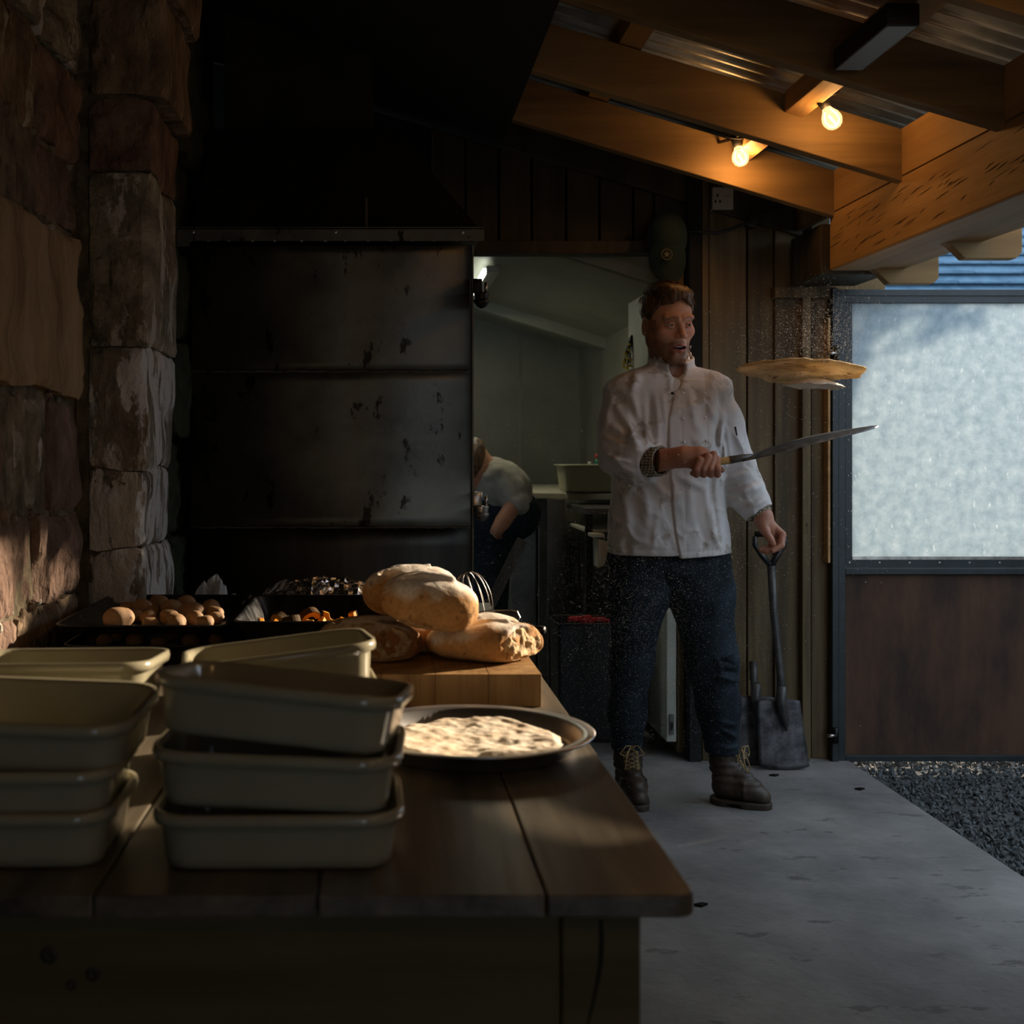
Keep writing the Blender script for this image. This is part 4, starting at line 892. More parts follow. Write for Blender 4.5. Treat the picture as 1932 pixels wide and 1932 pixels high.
# ================================================================ shovels against the boards
def shovel(px, top, bot, d, lb, tilt, grip=True):
    a = P(px[0], top, d+.08); b = P(px[1], bot, d); t = thing('shovel', lb, 'shovel', b)
    g0 = P(px[0]+3, top+62, d+.07); s1 = P((px[0]+px[1])/2+2, (top+bot)/2, d+.03); bt = P(px[1]-6, bot-128, d+.012)
    if grip:
        u = 28*d/F
        obj('grip_fork', MB().tube([a+Vector((-u,0,-.012)), a+Vector((-u*1.02,0,-.045)), a+Vector((-u*.55,0,-.085)), g0]+[], [.010,.010,.011,.013], 10).tube([a+Vector((u,0,-.012)), a+Vector((u*1.02,0,-.045)), a+Vector((u*.55,0,-.085)), g0], [.010,.010,.011,.013], 10), M['black_plastic'], t, smooth=True)
        obj('grip_bar', MB().cyl(a+Vector((-u,0,-.004)), a+Vector((u,0,-.004)), .011), M['black_plastic'], t, smooth=True)
    obj('shaft', MB().tube([g0, (g0+s1)/2+Vector((-.004,0,0)), s1, (s1+bt)/2+Vector((.004,0,0)), bt], [.016,.015,.0145,.015,.017], 14), M['shovel_shaft'], t, smooth=True)
    # blade: curved plate with rounded lower edge
    V = []; Fc = []; n, m_ = 14, 16; W = .098; H = bot
    c = P(px[1], bot, d); Lb = 130*d/F
    for i in range(n+1):
        u = i/n*2-1
        for j in range(m_+1):
            v = j/m_; wv = W*(.86+.14*(1-v)); sh = .012 if abs(u) > .5 else 0
            top_z = Lb*(1-.03*abs(u)**3); zz = top_z*v+.012*u*u*(1-v)
            V.append((c.x+u*wv*.98-.012*v, c.y+.022*(1-u*u)*(.5+.5*v)-.02*(1-u*u)+.10*v*.35-(0.0), c.z+zz))
    for i in range(n):
        for j in range(m_): q = i*(m_+1)+j; Fc.append((q, q+m_+1, q+m_+2, q+1))
    o = obj('blade', (V, Fc), M['shovel_blade'], t, smooth=True); s = o.modifiers.new('s', 'SOLIDIFY'); s.thickness = .003
    obj('socket', MB().tube([bt+Vector((0,-.004,.06)), bt, bt+Vector((.012,-.012,-.07)), bt+Vector((.016,-.012,-.11))], [.018,.021,.016,.004], 12), M['shovel_shaft'], t, smooth=True)
    return t
shovel((1452,1480), 1006, 1452, 4.86, 'shovel with a forked grip leaning nearest on the boards', 0)
shovel((1418,1432), 1186, 1446, 4.93, 'second shovel half hidden behind the front shovel', 0, grip=False)

# small debris on the floor
for px, py, lb in ((1460,1464,'dark curled leaf on the slab in front of the shovels'),(1622,1490,'dark leaf scrap on the slab near its gravel edge'),(1322,1709,'small dark chip on the slab beside the table corner')):
    d = CH*F/(py-CY); p = P(px,py,d); o = obj('leaf_scrap', MB().prism([(p.x-.018,p.y),(p.x,p.y-.012),(p.x+.02,p.y+.004),(p.x+.004,p.y+.012)], .001, .006, 'z'), M['iron'], None); tag(o, lb, 'leaf')
# ================================================================ the baker
MD = 4.45
man = thing('person', 'man in a white chef jacket, dark jeans and boots, holding a peel', 'person', P(1270,1515,4.40)*1.0)
man.location.z = 0
def px2(p, d=MD):
    "frame pixel coordinates of points, for laying out garment detail; p = [X,Y,Z] arrays"
    return p[0]/p[1]*F+CX, CY-(p[2]-CH)/p[1]*F
def seg2(x, y, a):
    x0, y0, x1, y1 = a[:4]; dx, dy = x1-x0, y1-y0; L = dx*dx+dy*dy
    t = np.clip(((x-x0)*dx+(y-y0)*dy)/L, 0, 1); return np.sqrt((x-x0-t*dx)**2+(y-y0-t*dy)**2), t
# ---- jacket
zt_ = [Z(y, MD) for y in (1060,1043,960,900,830,770,735,712,695,680)]
tl = [X(x, MD) for x in (1148,1150,1154,1160,1166,1163,1166,1185,1212,1228)]
tr = [X(x, MD) for x in (1375,1373,1366,1361,1358,1362,1364,1345,1312,1300)]
tb_ = [.145,.143,.135,.130,.128,.125,.110,.090,.070,.062]
def torso(p, infl=0, tight=1.0):
    o = np.argsort(zt_); zz = np.array(zt_)[o]; L = np.interp(p[2], zz, np.array(tl)[o]); R = np.interp(p[2], zz, np.array(tr)[o]); B = np.interp(p[2], zz, np.array(tb_)[o])
    cx = (L+R)/2; a = (R-L)/2*tight; b = B*tight; x = np.abs((p[0]-cx)/a); y = np.abs((p[1]-MD-.0)/b)
    return ((x**2.5+y**2.5)**(1/2.5)-1)*np.minimum(a, b)-infl
SL_R = [P(1180,752,4.45), P(1171,800,4.44), P(1172,852,4.40), P(1196,868,4.33), P(1224,872,4.28)]
SR_R = [.078,.076,.080,.066,.060]
SL_L = [P(1338,752,4.45), P(1358,800,4.46), P(1385,880,4.46), P(1405,925,4.43), P(1432,966,4.40)]
SR_L = [.076,.074,.070,.062,.051]
folds = [ # x0,y0,x1,y1,width px,height m  (positive = raised)
 (1205,705,1190,740,9,.010),(1190,740,1208,800,10,.012),(1180,765,1200,830,8,.010),(1160,760,1212,852,9,.014),(1150,800,1205,838,10,.014),(1140,822,1180,845,9,.012),
 (1155,742,1142,800,8,.006),(1172,880,1140,850,8,.010),(1190,872,1150,862,6,.010),(1212,852,1178,846,6,.008),(1200,893,1168,880,7,.008),
 (1238,750,1244,850,8,.007),(1225,740,1232,830,7,-.005),(1250,742,1256,800,6,.006),(1215,760,1222,848,6,.007),
 (1300,735,1318,820,9,.005),(1340,735,1352,800,9,.007),(1356,760,1352,850,7,-.008),(1362,800,1358,845,5,.008),(1330,760,1320,800,8,-.004),
 (1382,800,1405,860,8,.006),(1372,810,1378,870,6,.007),(1366,830,1369,880,4,.007),(1412,850,1376,872,6,-.008),
 (1368,905,1420,888,8,.012),(1372,925,1425,905,6,-.007),(1382,935,1436,915,8,.012),(1400,950,1441,928,6,-.003),(1405,962,1448,940,6,.009),(1375,955,1400,940,6,.006),
 (1330,910,1350,1030,8,.006),(1352,930,1362,1020,7,.007),(1344,870,1338,960,7,-.006),(1300,905,1305,980,9,.004),(1318,990,1334,1045,8,-.005),
 (1175,930,1190,1000,10,.006),(1215,915,1222,1000,10,.006),(1240,960,1235,1040,9,.005),(1185,1010,1182,1045,9,-.005),(1200,905,1180,935,8,.007),
 (1222,900,1262,940,8,.005),(1280,900,1330,922,8,.006),(1345,1000,1362,1040,7,.006)]
plk = lambda y: np.interp(y, [700,735,790,860,900,960,1010,1060], [1277,1272,1261,1260,1264,1268,1274,1284])
def f_jacket(p):
    d = torso(p)
    for sh, k in ((P(1200,735,4.45), 1), (P(1330,732,4.45), -1)):
        d = smin(d, ell(p, sh, (.085,.085,.055)), .05)
    x, y = px2(p)
    sr = chain(p, SL_R, SR_R, .03); c = SL_R[-1]; n = np.array((P(1262,868,4.24)-P(1200,868,4.33)).normalized()); s = (p[0]-c[0])*n[0]+(p[1]-c[1])*n[1]+(p[2]-c[2])*n[2]
    sr = sr-np.where(s > -.2, np.clip(1-np.abs(s+.026)/.028, 0, 1)**.3*.006, 0); sr = np.maximum(sr, s-.002+(p[2]-c[2])*-.12)
    sr = smax(sr, -chain(p, [SL_R[-1]+Vector((-.02,.01,0)), P(1262,868,4.24)], [.050,.052]), .003)
    sl = chain(p, SL_L, SR_L, .03); c2 = SL_L[-1]; n = np.array((SL_L[-1]-SL_L[-2]).normalized()); s = (p[0]-c2[0])*n[0]+(p[1]-c2[1])*n[1]+(p[2]-c2[2])*n[2]
    sl = sl-np.clip(1-np.abs(s+.02)/.03, 0, 1)**.3*.002; sl = np.maximum(sl, s-.002)
    sl = smax(sl, -chain(p, [SL_L[-1]-(SL_L[-1]-SL_L[-2]).normalized()*.02, SL_L[-1]+(SL_L[-1]-SL_L[-2]).normalized()*.04], [.042,.044]), .003)
    d = smin(d, sr, .028); d = smin(d, sl, .018)
    # armholes: keep sleeve and body apart below the armpit
    fr = p[1] < MD+.03
    for a in folds:
        q, t = seg2(x, y, a); wgt = np.exp(-(q/a[4])**2*1.2)*np.sin(np.clip(t, 0.02, .98)*PI)**.5; d = d-np.where(fr, a[5]*wgt*1.55, 0)
    d = d-fbm(p[0]*9, p[1]*9, p[2]*6, 3)*.006-(1-np.abs(fbm(p[0]*13+p[2]*6, p[1]*9, p[2]*7-p[0]*4, 3)))**5*.007
    # overlapping front: raised on the right of the edge, stitched seams
    e = x-plk(y); over = np.clip(e/2.5, 0, 1)*np.clip((1362-x)/40, 0, 1)
    d = d-np.where((p[1] < MD-.03) & (y > 715), over*.007-np.exp(-(e/2.2)**2)*.004, 0)
    for xs in (1288, 1335):
        d = d+np.where(p[1] < MD-.05, np.exp(-((x-xs-(y-850)*.04)/1.6)**2)*.0016, 0)
    # hem and sleeve ends
    hem = P(1260, 1046, MD).z+.012*np.clip((x-1265)/100, 0, 1)-np.where(e > 0, .006, -.004)
    d = smax(d, hem-p[2], .004); d = d-np.exp(-((p[2]-hem-.022)/.003)**2)*-.0014
    # neck opening with an open v below it, and the standing collar
    nc = P(1266, 690, 4.44); neck = cone(p, nc+Vector((0,.01,-.09)), nc+Vector((.0,-.0,.10)), .060, .066)
    vee = cone(p, P(1275,742,4.32), P(1280,695,4.36), .006, .032); neck2 = smin(neck, vee, .02)
    d = smax(d, -neck2, .006)
    cz0 = .004; tlt = (p[2]-nc[2])-(p[1]-nc[1])*.34+(p[0]-nc[0])*-.05
    ring = np.abs(np.sqrt(((p[0]-nc[0])/1.03)**2+((p[1]-nc[1]-.0)/1.05)**2)-.0735+.10*(tlt-.0)*.2)-.0045
    col = np.maximum(ring, np.abs(tlt+.006)-.036); opn = smin(vee, cone(p, P(1279,690,4.30), P(1284,670,4.34), .020, .030), .01)
    col = smax(col, -(opn-.001), .003); d = smin(d, col, .006)
    return d
jk = sdf_obj('chef_jacket', f_jacket, (.755,4.20,.845), (1.345,4.66,1.585), .0042, M['jacket'], man)
sm = jk.modifiers.new('s', 'SMOOTH'); sm.iterations = 2; sm.factor = .5
# studs, sleeve pocket pen slot
for px, py in ((1268,742),(1288,742),(1329,742),(1288,790),(1330,788),(1290,834),(1332,832),(1290,978),(1334,980),(1288,1028)):
    x = P(px, py, 4.318)
    obj('press_stud', MB().lathe([(0,0),(.0055,0),(.005,.002),(0,.003)], Vector((x.x, x.y-.004, x.z)), (0,-1,0), 10), M['iron'] if px == 1268 else M['tshirt'], jk, smooth=True)
obj('pen_slot', MB().tube([P(1387,805,4.378), P(1390,822,4.378)], .0035, 6), M['cable'], jk)
# ---- checked shirt cuffs and collar
def plaid():
    m = bpy.data.materials.new('checked_cotton'); m.use_nodes = True; nt = m.node_tree; L = nt.links; b = nt.nodes['Principled BSDF']; b.inputs['Roughness'].default_value = .9
    tc = nt.nodes.new('ShaderNodeTexCoord'); cols = None
    sx = nt.nodes.new('ShaderNodeSeparateXYZ'); n = nt.nodes.new('ShaderNodeTexNoise'); n.inputs['Scale'].default_value = 20
    mx = nt.nodes.new('ShaderNodeMixRGB'); mx.inputs[0].default_value = .012; mx.blend_type = 'ADD'; L.new(tc.outputs['Object'], mx.inputs[1]); L.new(n.outputs['Color'], mx.inputs[2]); L.new(mx.outputs[0], sx.inputs[0])
    prev = None
    for ax in ('X', 'Z'):
        a = nt.nodes.new('ShaderNodeMath'); a.operation = 'MULTIPLY'; a.inputs[1].default_value = 105; L.new(sx.outputs[ax], a.inputs[0])
        f = nt.nodes.new('ShaderNodeMath'); f.operation = 'FRACT'; L.new(a.outputs[0], f.inputs[0])
        g = nt.nodes.new('ShaderNodeMath'); g.operation = 'LESS_THAN'; g.inputs[1].default_value = .26; L.new(f.outputs[0], g.inputs[0])
        if prev: h = nt.nodes.new('ShaderNodeMath'); h.operation = 'MAXIMUM'; L.new(prev.outputs[0], h.inputs[0]); L.new(g.outputs[0], h.inputs[1]); prev = h
        else: prev = g
    c = nt.nodes.new('ShaderNodeMixRGB'); L.new(prev.outputs[0], c.inputs[0]); c.inputs[1].default_value = (.42,.33,.24,1); c.inputs[2].default_value = (.02,.045,.03,1); L.new(c.outputs[0], b.inputs['Base Color']); return m
M['plaid'] = plaid()
def f_cuffR(p):
    a, b = P(1215,872,4.30), P(1249,870,4.235); o = chain(p, [a, b], [.048,.052])+fbm(p[0]*40,p[1]*40,p[2]*40,2)*.006
    n = np.array((b-a).normalized()); s = (p[0]-b[0])*n[0]+(p[1]-b[1])*n[1]+(p[2]-b[2])*n[2]
    return smax(smax(o, s-.0+(p[2]-b[2])*-.1, .002), -(chain(p, [a, b+(b-a)], [.040,.046])), .003)
sdf_obj('shirt_cuff', f_cuffR, (.86,4.14,1.08), (1.03,4.38,1.26), .003, M['plaid'], man)
def f_cuffL(p):
    a, b = SL_L[-1]-(SL_L[-1]-SL_L[-2]).normalized()*.03, SL_L[-1]+(SL_L[-1]-SL_L[-2]).normalized()*.014; o = chain(p, [a, b], [.041,.043])+fbm(p[0]*40,p[1]*40,p[2]*40,2)*.004
    n = np.array((b-a).normalized()); s = (p[0]-b[0])*n[0]+(p[1]-b[1])*n[1]+(p[2]-b[2])*n[2]
    return smax(smax(o, s, .002), -(chain(p, [a, b+(b-a)], [.035,.037])), .003)
sdf_obj('shirt_cuff', f_cuffL, (1.22,4.30,.90), (1.42,4.50,1.10), .003, M['plaid'], man)
def f_tee(p):
    nc = P(1266, 700, 4.44); d = ell(p, (nc.x+.01, nc.y-.035, nc.z-.085), (.085,.070,.062)); return smax(d, -(cone(p, nc, nc+Vector((0,0,.2)), .058, .06)), .004)
sdf_obj('undershirt', f_tee, (.86,4.28,1.36), (1.15,4.52,1.56), .004, M['tshirt'], man)

# ---- jeans
LGR = [P(1210,1060,4.46), P(1205,1120,4.46), P(1191,1250,4.46), P(1184,1345,4.48), P(1184,1415,4.49)]; RGR = [.105,.099,.072,.060,.054]
LGL = [P(1318,1060,4.46), P(1323,1120,4.46), P(1343,1250,4.42), P(1355,1330,4.42), P(1362,1415,4.43)]; RGL = [.105,.108,.084,.070,.060]
jf = [(1380,1120,1340,1160,8,.006),(1300,1130,1270,1110,8,.008),(1388,1230,1350,1250,5,.010),(1386,1255,1358,1245,4,-.008),(1392,1285,1352,1278,6,.013),(1388,1268,1360,1265,4,-.010),(1350,1240,1362,1270,5,.007),
 (1392,1392,1358,1376,5,.011),(1385,1400,1345,1405,5,-.007),(1390,1370,1350,1360,6,.007),(1392,1410,1362,1414,4,.006),(1160,1180,1200,1195,8,.004),(1165,1260,1215,1245,7,.006),(1160,1290,1210,1275,7,.006),(1160,1380,1208,1372,5,.008),(1160,1398,1208,1395,5,-.006),(1168,1345,1205,1338,6,.006),(1330,1380,1360,1388,5,.006),(1250,1070,1262,1110,6,-.008)]
def f_jeans(p):
    d = smin(chain(p, LGR, RGR, .04), chain(p, LGL, RGL, .04), .022)
    d = smin(d, ell(p, P(1262,1060,4.46), (.205,.125,.085)), .03)
    x, y = px2(p)
    for a in jf:
        q, t = seg2(x, y, a); d = d-np.where(p[1] < 4.5, a[5]*np.exp(-(q/a[4])**2*1.3)*np.sin(np.clip(t,.02,.98)*PI)**.5, 0)
    d = d-fbm(p[0]*10,p[1]*10,p[2]*6,3)*.006
    d = smax(d, P(1184,1413,4.49).z-p[2], .005); 
    for c, r in ((LGR[-1],.046),(LGL[-1],.052)): d = smax(d, -cone(p, c-Vector((0,0,.05)), c+Vector((0,0,.035)), r, r), .003)
    return smax(d, p[2]-.93, .01)
sdf_obj('jeans', f_jeans, (.74,4.28,.13), (1.33,4.64,.95), .0048, M['denim'], man)

# ---- boots
def boot(nm, heel, toe, ankle, rtop):
    b = thing(nm, '', '', (0,0,0)); del b['label']; del b['category']; b.parent = man; b.location = -Vector(man.location)
    h, t, a = Vector(heel), Vector(toe), Vector(ankle); dr = (t-h); L = dr.length; dr.normalize(); sd = Vector((-dr.y, dr.x, 0))
    T = lambda u, v, z: (h.x+dr.x*u*L+sd.x*v, h.y+dr.y*u*L+sd.y*v, z)
    def upper(p, infl=0):
        d = chain(p, [T(.18,0,.055), T(.52,0,.058), T(.88,0,.036)], [.043,.042,.032], .02)
        d = smin(d, chain(p, [T(.20,0,.07), (a.x,a.y,.13), (a.x,a.y,.205)], [.044,.046,.052], .02), .025)
        d = smin(d, cone(p, (a.x+dr.x*.02,a.y+dr.y*.02,.12), T(.70,0,.062), .036, .034), .02)
        return d-infl
    def f(p):
        d = upper(p); x, y = px2(p); d = d-.0025*np.sin(p[2]*240)*np.clip((p[2]-.05)*20,0,1)*np.clip((.16-p[2])*20,0,1)
        toe_ = (p[0]-h.x)*dr.x+(p[1]-h.y)*dr.y-L*.60; d = d-np.exp(-(toe_/.006)**2)*.003*(p[2] < .09)
        d = smax(d, .022-p[2], .003); d = smax(d, p[2]-.205, .004)
        return smax(d, -cone(p, (a.x,a.y,.17), (a.x,a.y,.25), .040, .047), .004)
    lo = np.minimum(np.array(h), np.minimum(np.array(t), np.array(a)))-.09; hi = np.maximum(np.array(h), np.maximum(np.array(t), np.array(a)))+.09; lo[2] = 0.015; hi[2] = .215
    up_ = sdf_obj('upper', f, lo, hi, .0035, M['leather'], b)
    def fs(p):
        q = [p[0], p[1], p[2]*0+.05]; d = upper(q)-.007; u = ((p[0]-h.x)*dr.x+(p[1]-h.y)*dr.y)/L
        d = np.maximum(d, np.maximum(-p[2], p[2]-.022)); return np.maximum(d, -(np.maximum(np.abs(u-.42)-.12, p[2]-.010)))
    lo2 = lo.copy(); hi2 = hi.copy(); lo2[2] = -.006; hi2[2] = .034
    sdf_obj('sole', fs, lo2, hi2, .0035, M['sole'], b)
    # laces across the front with eyelets, and a bow
    fr = Vector((dr.x, dr.y, 0)); top = Vector((a.x, a.y, 0))+fr*.052
    from mathutils.bvhtree import BVHTree
    me_ = up_.data; off = wloc(up_); bv = BVHTree.FromPolygons([v.co+off for v in me_.vertices], [tuple(p.vertices) for p in me_.polygons])
    def onf(z, s):
        dn = -fr-Vector((0,0,.75)); dn.normalize(); hit = bv.ray_cast(Vector((a.x, a.y, z))+Vector(sd)*s-dn*.4, dn)
        return hit[0]-dn*.0015 if hit[0] else Vector((a.x, a.y, z))+fr*.05+Vector(sd)*s
    for k in range(5):
        z = .056+.019*k
        for s in (-1, 1):
            q = onf(z, s*(.017+.001*k)); ax = (fr+Vector((0,0,.3))+Vector(sd)*s*.5).normalized(); obj('eyelet', MB().lathe([(.0022,0),(.0046,0),(.0046,.0016),(.0022,.0016)], q+ax*.003, ax, 10), M['brass'], up_)
        obj('lace', MB().tube([onf(z, -.017), onf(z+.010, 0)+fr*.003, onf(z+.019, .017)], .0014, 6).tube([onf(z, .017), onf(z+.010, 0)+fr*.003, onf(z+.019, -.017)], .0014, 6), M['lace'], up_)
    q = onf(.152, .0)+fr*.004; bow = MB()
    for s in (-1, 1):
        lp_ = [q, q+Vector(sd)*s*.020+fr*.022+Vector((0,0,.006)), q+Vector(sd)*s*.042+fr*.020+Vector((0,0,-.022)), q+Vector(sd)*s*.024+fr*.024+Vector((0,0,-.030)), q+fr*.002]
        sm_ = []
        for i in range(len(lp_)-1):
            for t_ in (0,.5): sm_.append(lp_[i].lerp(lp_[i+1], t_))
        bow.tube(lp_[:1]+sm_[1:]+lp_[-1:], .0019, 6)
        bow.tube([q, q+Vector(sd)*s*.018+fr*.018+Vector((0,0,-.035)), q+Vector(sd)*s*.026+fr*.030+Vector((0,0,-.075))], .0019, 6)
    obj('lace_bow', bow, M['lace'], up_, smooth=True)
    return b
boot('boot', P(1352,1512,4.42)*1, (P(1352,1512,4.42)+Vector((.150,-.09,0))), P(1366,1440,4.43), .05)
b1 = Vector((LGR[-1].x+.004, 4.53, 0)); boot('boot', b1, b1+Vector((-.000,-.235,0)), Vector((LGR[-1].x, 4.485, .15)), .05)

# ---- body: head, neck and hands grow out of the garments, the rest lies beneath them
YAW, PIT, ROL = 13, 10, -2
HC = P(1261, 611, 4.415); HS = 1.06
RH = (Matrix.Rotation(math.radians(YAW), 3, 'Z') @ Matrix.Rotation(math.radians(ROL), 3, 'Y') @ Matrix.Rotation(math.radians(PIT), 3, 'X'))
XH = Matrix.Translation(HC) @ (RH*HS).to_4x4()
def both(fn): return lambda p: np.minimum(fn(p, 1), fn(p, -1))
def f_head(p):
    ax = np.abs(p[0]); q = [ax, p[1], p[2]]
    d = ell(p, (0,.018,.040), (.0755,.096,.083)); d = smin(d, ell(p, (0,-.030,-.025), (.0605,.058,.085)), .030)
    d = smin(d, cone(q, (.050,.005,-.050), (.016,-.072,-.108), .016, .016), .030)
    d = smin(d, cone(q, (.056,.014,-.005), (.051,.006,-.062), .018, .018), .022)
    d = smin(d, ell(p, (0,-.078,-.104), (.022,.017,.017)), .018)
    d = smin(d, ell(q, (.043,-.058,-.020), (.020,.018,.018)), .020)
    d = smin(d, cone(q, (.044,-.074,.026), (.010,-.088,.022), .009, .010), .014)
    d = smax(d, -ell(q, (.031,-.100,.003), (.017,.016,.012)), .012)          # eye sockets
    d = smin(d, cone(p, (0,-.084,.014), (0,-.106,-.024), .0075, .0095), .012); d = smin(d, ell(p, (0,-.110,-.029), (.0105,.0105,.009)), .006)
    d = smin(d, ell(q, (.012,-.098,-.032), (.0075,.010,.0075)), .006)
    d = smax(d, -ell(q, (.006,-.106,-.0395), (.0035,.006,.0035)), .002)         # nostrils
    d = smin(d, ell(p, (0,-.082,-.070), (.027,.016,.024)), .014)                # muzzle
    up = cone(q, (0,-.0985,-.0605), (.021,-.086,-.0655), .0050, .0028); lw = cone(q, (0,-.0955,-.0790), (.018,-.086,-.0725), .0062, .0030)
    d = smin(d, up, .004); d = smin(d, lw, .004)
    d = smax(d, -ell(p, (0,-.098,-.0695), (.0205,.020,.0058)), .0025)           # open mouth
    d = smax(d, -ell(p, (0,-.098,-.0905), (.016,.008,.005)), .006)
    # lids
    for z, r in ((.0088,.0036),(-.0040,.0030)):
        d = smin(d, chain(q, [(.0185,-.079,.000),(.0255,-.0865,z),(.036,-.085,z*.95),(.0445,-.076,.0005)], [r*.8,r,r,r*.7], .002), .004)
    # ears
    e = ell(q, (.077,.018,-.008), (.0085,.019,.031), A3(rotm(8,0,18))); e = smax(e, -ell(q, (.0865,.014,-.004), (.009,.0105,.018)), .004); d = smin(d, e, .006)
    d = smin(d, ell(q, (.074,.006,-.010), (.006,.005,.008)), .003)
    # neck
    Ri = np.array(RH).T/HS; t = lambda w: tuple(Ri @ (np.array(w)-np.array(HC)))
    d = smin(d, cone(p, t(P(1253,655,4.455)), t(P(1264,735,4.46)), .054, .060), .016)
    d = smin(d, cone(p, t(P(1236,652,4.45)), t(P(1270,722,4.40)), .010, .009), .018); d = smin(d, cone(p, t(P(1300,668,4.42)), t(P(1276,722,4.40)), .008, .009), .018)
    return d
Vh, Qh = sn(f_head, (-.13,-.13,-.24), (.12,.15,.135), .0022)
# colour of the skin, lips, stubble, in head space
def headcol(v):
    x, y, z = np.abs(v[:,0]), v[:,1], v[:,2]; n = len(v); c = np.tile(np.array([.58,.30,.19]), (n,1))
    nz = fbm(v[:,0]*60, v[:,1]*60, v[:,2]*60, 3)
    beard = np.clip((-.040-z+.25*(y+.06)*(y > -.06))/.018, 0, 1)*np.clip((.06-y)/.02, 0, 1)*np.clip((z+.150)/.02, 0, 1)
    beard = np.maximum(beard, np.clip((x-.058)/.006, 0, 1)*(z < .015)*(z > -.09)*(y > -.04)*(y < .012))
    mouthr = np.sqrt((x/.026)**2+((z+.0695)/.0125)**2); beard = beard*np.clip((mouthr-1)*3, 0, 1)*np.where((np.sqrt((x/.016)**2+((z+.087)/.006)**2) < 1), .4, 1)
    chk = np.clip(1-np.sqrt(((x-.036)/.020)**2+((z+.045)/.016)**2), 0, 1)*(y < -.04); beard = beard*(1-chk)
    c = c*(1-(beard*(.80+.2*nz))[:,None]*.78)+np.array([.09,.05,.025])*(beard*.45)[:,None]
    cheek = np.exp(-((x-.042)**2+(z+.022)**2)/.0004)*(y < 0); c = c+cheek[:,None]*np.array([.07,-.01,-.01])
    nose = np.exp(-((x)**2+(z+.03)**2)/.0003)*(y < -.085); c = c+nose[:,None]*np.array([.06,-.01,-.01])
    lips = (mouthr < 1.02)*(y < -.08); c[lips > 0] = np.array([.40,.12,.10]); inm = (np.abs(z+.0695) < .0058)*(x < .021)*(y < -.06)*(y > -.092); c[inm > 0] = np.array([.03,.008,.006])
    brow = np.exp(-((z-(.0255+.16*(x-.014)*(x < .034)-.30*(x-.034)*(x >= .034)))/.0042)**2)*np.clip((x-.010)/.004,0,1)*np.clip((.052-x)/.008,0,1)*(y < -.055); c = c*(1-.75*brow[:,None])+np.array([.05,.025,.012])*brow[:,None]*.7
    return np.clip(c, .004, 1)
# hands
def f_handR(p):
    W0, Wr, Pm = P(1240,869,4.25), P(1290,862,4.20), P(1318,862,4.19)
    d = chain(p, [W0, Wr, Pm], [.040,.032,.034], .02)
    d = smin(d, ell(p, P(1322,868,4.195), (.046,.030,.040), A3(rotm(0,18,0))), .015)
    K = [(1351,866,4.185),(1346,858,4.165),(1335,861,4.150),(1320,868,4.145)]
    Fg = []
    for i, (x, y, z) in enumerate(K):
        o = i*13; k = P(x,y,z); kk = [k, P(1353-o,884-(i==3)*-1,4.145+.0*i), P(1354-o*1.02,895,4.165), P(1346-o,893,4.20)]
        Fg.append(chain(p, kk, [.0135,.0125,.0110,.0095], .004))
    f = Fg[0]
    for g in Fg[1:]: f = smin(f, g, .0035)
    d = smin(d, f, .006)
    d = smin(d, chain(p, [P(1300,868,4.235),P(1330,877,4.245),P(1350,878,4.225),P(1362,887,4.205)], [.018,.014,.012,.0095], .006), .008)   # thumb
    return d+fbm(p[0]*70,p[1]*70,p[2]*70,2)*.0008
def f_handL(p):
    W0, Wr = P(1425,950,4.40), P(1440,975,4.385)
    d = chain(p, [W0, Wr, P(1444,990,4.375)], [.032,.029,.030], .02)
    d = smin(d, ell(p, P(1448,996,4.385), (.026,.030,.040), A3(rotm(0,-22,0))), .012)
    Fg = [chain(p, [P(1459,992,4.375),P(1476,1008,4.360),P(1474,1029,4.345),P(1458,1039,4.340)], [.013,.0118,.0108,.009], .004),
          chain(p, [P(1460,996,4.395),P(1473,1014,4.380),P(1468,1034,4.365),P(1448,1041,4.355)], [.0125,.0115,.0105,.009], .004),
          chain(p, [P(1457,1000,4.412),P(1468,1018,4.400),P(1460,1036,4.385),P(1440,1041,4.375)], [.012,.011,.010,.0085], .004),
          chain(p, [P(1452,1003,4.425),P(1461,1019,4.415),P(1450,1033,4.402),P(1434,1037,4.392)], [.011,.010,.009,.0078], .004)]
    f = Fg[0]
    for g in Fg[1:]: f = smin(f, g, .003)
    d = smin(d, f, .006)
    d = smin(d, chain(p, [P(1438,985,4.365),P(1445,1004,4.345),P(1454,1018,4.335),P(1459,1026,4.332)], [.017,.0145,.0115,.009], .006), .008)  # thumb
    return d
def f_rest(p):   # torso, arms and legs under the clothes
    d = smin(np.maximum(torso(p, -.018, .86), .88-p[2]), chain(p, LGR, [r-.02 for r in RGR], .03), .03); d = smin(d, chain(p, LGL, [r-.022 for r in RGL], .03), .02)
    d = smin(d, chain(p, SL_R[:4]+[P(1240,869,4.25)], [.050,.046,.042,.040,.036], .02), .02); d = smin(d, chain(p, SL_L, [.050,.045,.040,.036,.030], .02), .02)
    return np.maximum(d, p[2]-1.50)
VV = []; QQ = []; CC = []; o = 0
SK = np.array([.46,.205,.125])
